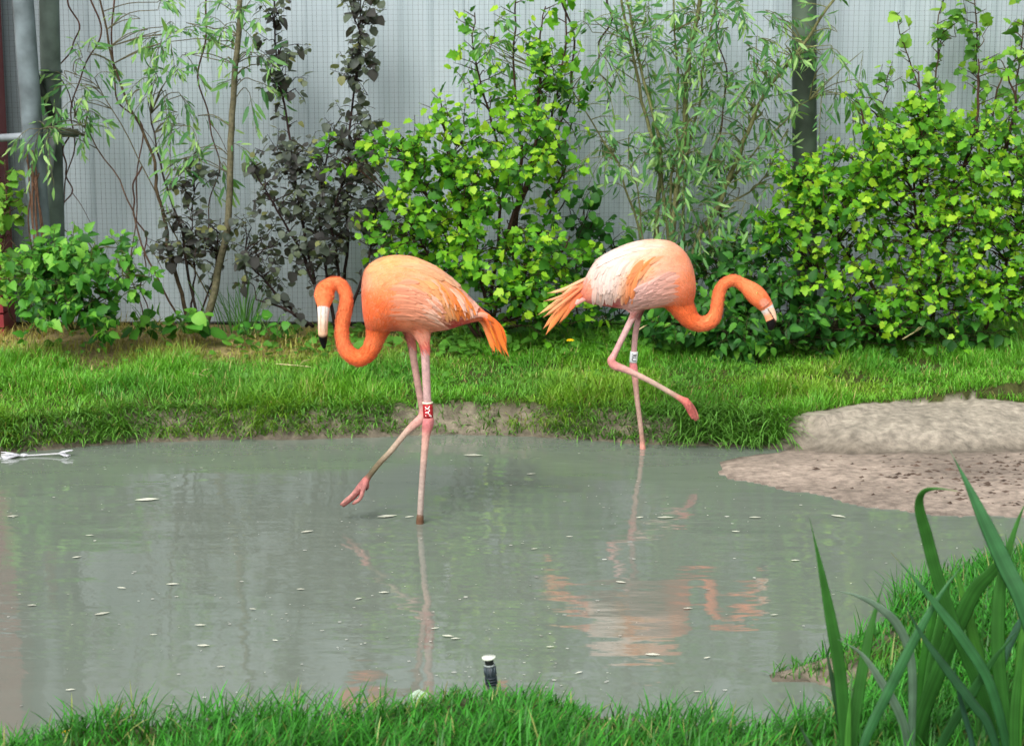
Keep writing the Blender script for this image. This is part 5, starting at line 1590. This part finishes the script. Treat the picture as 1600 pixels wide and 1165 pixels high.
M_STONE = mat_col('stone', 0.85, 0.2, noise=0.3, nscale=30, bump=0.6, bscale=60)
def stone(px, py, w, h, d, colr, label, name='stone', cat='stone', sub=True):
    c = atz(px, py, 0.0)
    V, f = [], []
    nu, nv_ = 12, 8
    s0 = rng.uniform(0, 20)
    for j in range(nv_ + 1):
        for i in range(nu):
            th, ph = i / nu * 2 * math.pi, (j / nv_ - 0.5) * math.pi
            v = np.array((math.cos(th) * math.cos(ph), math.sin(th) * math.cos(ph), math.sin(ph)))
            v = np.sign(v) * np.abs(v) ** 0.7
            r_ = 0.75 + 0.5 * vnoise(np.array([v[0] * 1.5 + s0 + 9 + v[2]]), np.array([v[1] * 1.5 + 4 + v[2] * 1.2]))[0]
            V.append(c + v * r_ * np.array((w, d, h)))
    for j in range(nv_):
        for i in range(nu):
            f.append((j * nu + i, j * nu + (i + 1) % nu, (j + 1) * nu + (i + 1) % nu, (j + 1) * nu + i))
    V = np.array(V)
    k = lin(*colr) * (0.8 + 0.4 * rng.random((len(V), 1)))
    o = MB().add(V, [np.array(f)], k).build(name, M_STONE)
    o.data.transform(Matrix.Translation(-Vector(c)))
    o.location = c
    return tag(o, label, cat)


stone(952, 1132, 0.05, 0.018, 0.03, (168, 160, 146), 'pale flat stone at the tip of the near grass', )
stone(984, 1124, 0.018, 0.014, 0.014, (96, 88, 82), 'small dark stone beside the pale flat stone')
stone(655, 1094, 0.024, 0.026, 0.012, (166, 188, 166), 'pale greenish stone half hidden in the near grass')
stone(1508, 716, 0.05, 0.012, 0.02, (214, 196, 172), 'cream coloured stone on the dry mud under the bank')
stone(1450, 738, 0.022, 0.012, 0.014, (178, 160, 148), 'small grey stone in the middle of the mud flat')
# mud clods (uncountable), coloured dark to stand in for shaded pits
mb = MB()
xs = rng.uniform(1.0, 3.3, 5000)
ys = rng.uniform(6.2, 7.8, 5000)
k_ = (sdist(xs, ys, MUD) < -0.02) & (sdist(xs, ys, SHORE) > 0.12) & (rng.random(5000) < ss(1.1, 2.0, xs))
for x_, y_ in zip(xs[k_][:800], ys[k_][:800]):
    r_ = rng.uniform(0.003, 0.012)
    cc = np.array((x_, y_, float(height(x_, y_))))
    v = np.array([(1, 0, 0), (0.3, 1, 0), (-1, .2, 0), (-.2, -1, 0), (0.1, 0, 0.7)]) * r_ * rng.uniform(.6, 1.4, (5, 1)) * (1.6, 1, 1)
    mb.add(cc + v - (0, 0, 0.001), [np.array([(0, 1, 4), (1, 2, 4), (2, 3, 4), (3, 0, 4)])], lin(92, 78, 68) * rng.uniform(.5, 1.2))
o = mb.build('dark_pit_clods', M_STONE, None, False)
o['kind'] = 'stuff'
tag(o, 'small clods coloured dark like shaded pits over the brown mud flat', 'clods')

# white feather floating by the far bank
t = thing('floating_feather', 'white curved feather floating at the left water edge', 'feather', tuple(atz(60, 711, 0.0)))
P = crom([atz(2, 712, .006), atz(22, 712, .008), atz(50, 711, .006), atz(80, 709, .010), atz(97, 708, .014)], 5)
MB().tube(P, np.linspace(.004, .0025, len(P)), 6, lin(196, 197, 200)).build('shaft', M_FLOAT, t)
for (c0, nb, dirs, spread_, ln_) in ((P[7], 26, np.array((-1, -0.1, 0.08)), 0.42, 0.085), (P[9], 8, np.array((-1, 0.1, 0.25)), 0.4, 0.04), (P[-3], 10, np.array((1, 0.1, 0.45)), 0.22, 0.06), (P[-3], 8, np.array((1, -0.2, 0.02)), 0.22, 0.05)):
    for k in range(nb):
        d = dirs + rng.normal(0, spread_, 3) * (1, 1, .35)
        d[2] = abs(d[2])
        d /= np.linalg.norm(d)
        L_ = ln_ * rng.uniform(.6, 1.1)
        Q = np.array([c0 + d * L_ * u_ + np.array((0, 0, -0.012 * u_ * u_ + 0.002)) for u_ in np.linspace(0, 1, 6)])
        Q[:, 2] = np.maximum(Q[:, 2], 0.003)
        Vv, ff, Kk = strip(Q, np.tile((0, -0.6, 0.8), (6, 1)), 0.007, lin(180, 182, 188), lin(204, 206, 212))
        link('barb', mesh_np('barb', Vv, ff, Kk), M_FLOAT, t)

# floating leaves large enough to pick out, then specks
H_FL = leafmesh(H_WILL, 0.1, 0.0, 0.1, 0.1, 3)
big = [(740, 711, 32), (1310, 806, 26), (1040, 808, 28), (1180, 808, 20), (605, 806, 34), (640, 807, 16), (270, 912, 22), (190, 918, 16), (160, 958, 26), (313, 976, 20), (318, 1008, 22), (700, 993, 20), (712, 997, 16), (680, 981, 16), (240, 991, 12), (110, 1077, 16), (1000, 808, 14), (890, 838, 12), (230, 780, 40), (480, 830, 22), (835, 857, 12), (1243, 875, 16),
       (1020, 1022, 26), (1105, 1027, 14), (470, 920, 14), (600, 925, 18), (560, 935, 14), (395, 951, 14), (140, 836, 14), (120, 870, 16), (970, 909, 18), (1075, 950, 16), (430, 1000, 12), (860, 1010, 14), (50, 945, 16), (345, 1041, 14), (830, 740, 16), (1150, 830, 14), (20, 806, 18), (905, 1050, 14), (1090, 1080, 14), (1210, 960, 14)]
LBL = 'thin pale willow leaf floating flat on the grey-green pond'
for k, (a, b_, L_) in enumerate(big):
    c = atz(a, b_, 0.0035)
    Lm = L_ * c[1] / F
    az_ = rng.normal(0.1, 0.35)
    V, q = H_FL
    W = np.stack([(V[:, 1] - .5) * Lm, V[:, 0] * Lm * 1.6, V[:, 2] * Lm * .25 + .001], -1)
    R = np.array([[math.cos(az_), -math.sin(az_), 0], [math.sin(az_), math.cos(az_), 0], [0, 0, 1]])
    me = mesh_np('floating_leaf', W @ R.T, [q], np.tile(lin(206, 208, 190) * rng.uniform(.75, 1.1), (len(W), 1)))
    o = link('floating_leaf', me, M_FLOAT)
    o.location = c
    tag(o, LBL, 'leaf', 'pale leaves floating on the pond')
mb = MB()
ntry = 0
xs, ys = rng.uniform(-3, 2.6, 2600), 1 / rng.uniform(1 / 7.6, 1 / 4.0, 2600)
k_ = (sdist(xs, ys, SHORE) < -0.03) & (np.abs(xs) < 0.33 * ys + 0.4) & (rng.random(2600) < 0.15 + ss(.42, .68, fbm(xs, ys, 1.6)))
for x_, y_ in zip(xs[k_], ys[k_]):
    r_ = rng.choice([0.0016, 0.0025, 0.004], p=[.6, .3, .1]) * rng.uniform(.5, 1.2)
    e_ = rng.uniform(1, 2.6)
    a = np.arange(6) / 6 * 6.28 + rng.uniform(0, 1)
    mb.add(np.c_[x_ + np.cos(a) * r_ * e_, y_ + np.sin(a) * r_ * 1.4, np.full(6, 0.0025)], [np.array([(0, 1, 2, 3)]), np.array([(0, 3, 4, 5)])], lin(190, 192, 182) * rng.uniform(.55, 1.15))
o = mb.build('pond_specks', M_FLOAT, None, False)
o['kind'] = 'stuff'
tag(o, 'tiny white specks of fluff and foam scattered on the pond', 'specks')

# yellow flowers
def flower(P, r, label, grp=None):
    t = thing('yellow_flower', label, 'flower', tuple(P - (0, 0, .06)), grp)
    MB().tube([P - (0, 0, .07), P], .0015, 5, lin(90, 140, 60)).build('stem', M_LEAF, t)
    for k in range(7):
        a = k / 7 * 6.28
        d = np.array((math.cos(a), math.sin(a) - .3, .45))
        xv, yv, zv = frame(d, np.array((0, -.2, 1)))
        V, q = SHAPES['round'][0]
        MB().add(P + r * (V[:, :1] * xv + V[:, 1:2] * yv + V[:, 2:] * zv), [q], lin(250, 214, 30)).build('petal', M_LEAF, t)
for a, b_ in ((104, 1143), (112, 1146), (119, 1148)):
    flower(at(a, b_, 3.95), 0.012, 'small yellow flower among the near left grass', 'yellow flowers in the near grass')
flower(at(891, 532, 8.25), 0.02, 'single yellow flower in grass below the pale flamingo tail')
for o in list(bpy.data.objects):
    if o.parent is None and o.type == 'EMPTY' and not o.children:
        bpy.data.objects.remove(o)
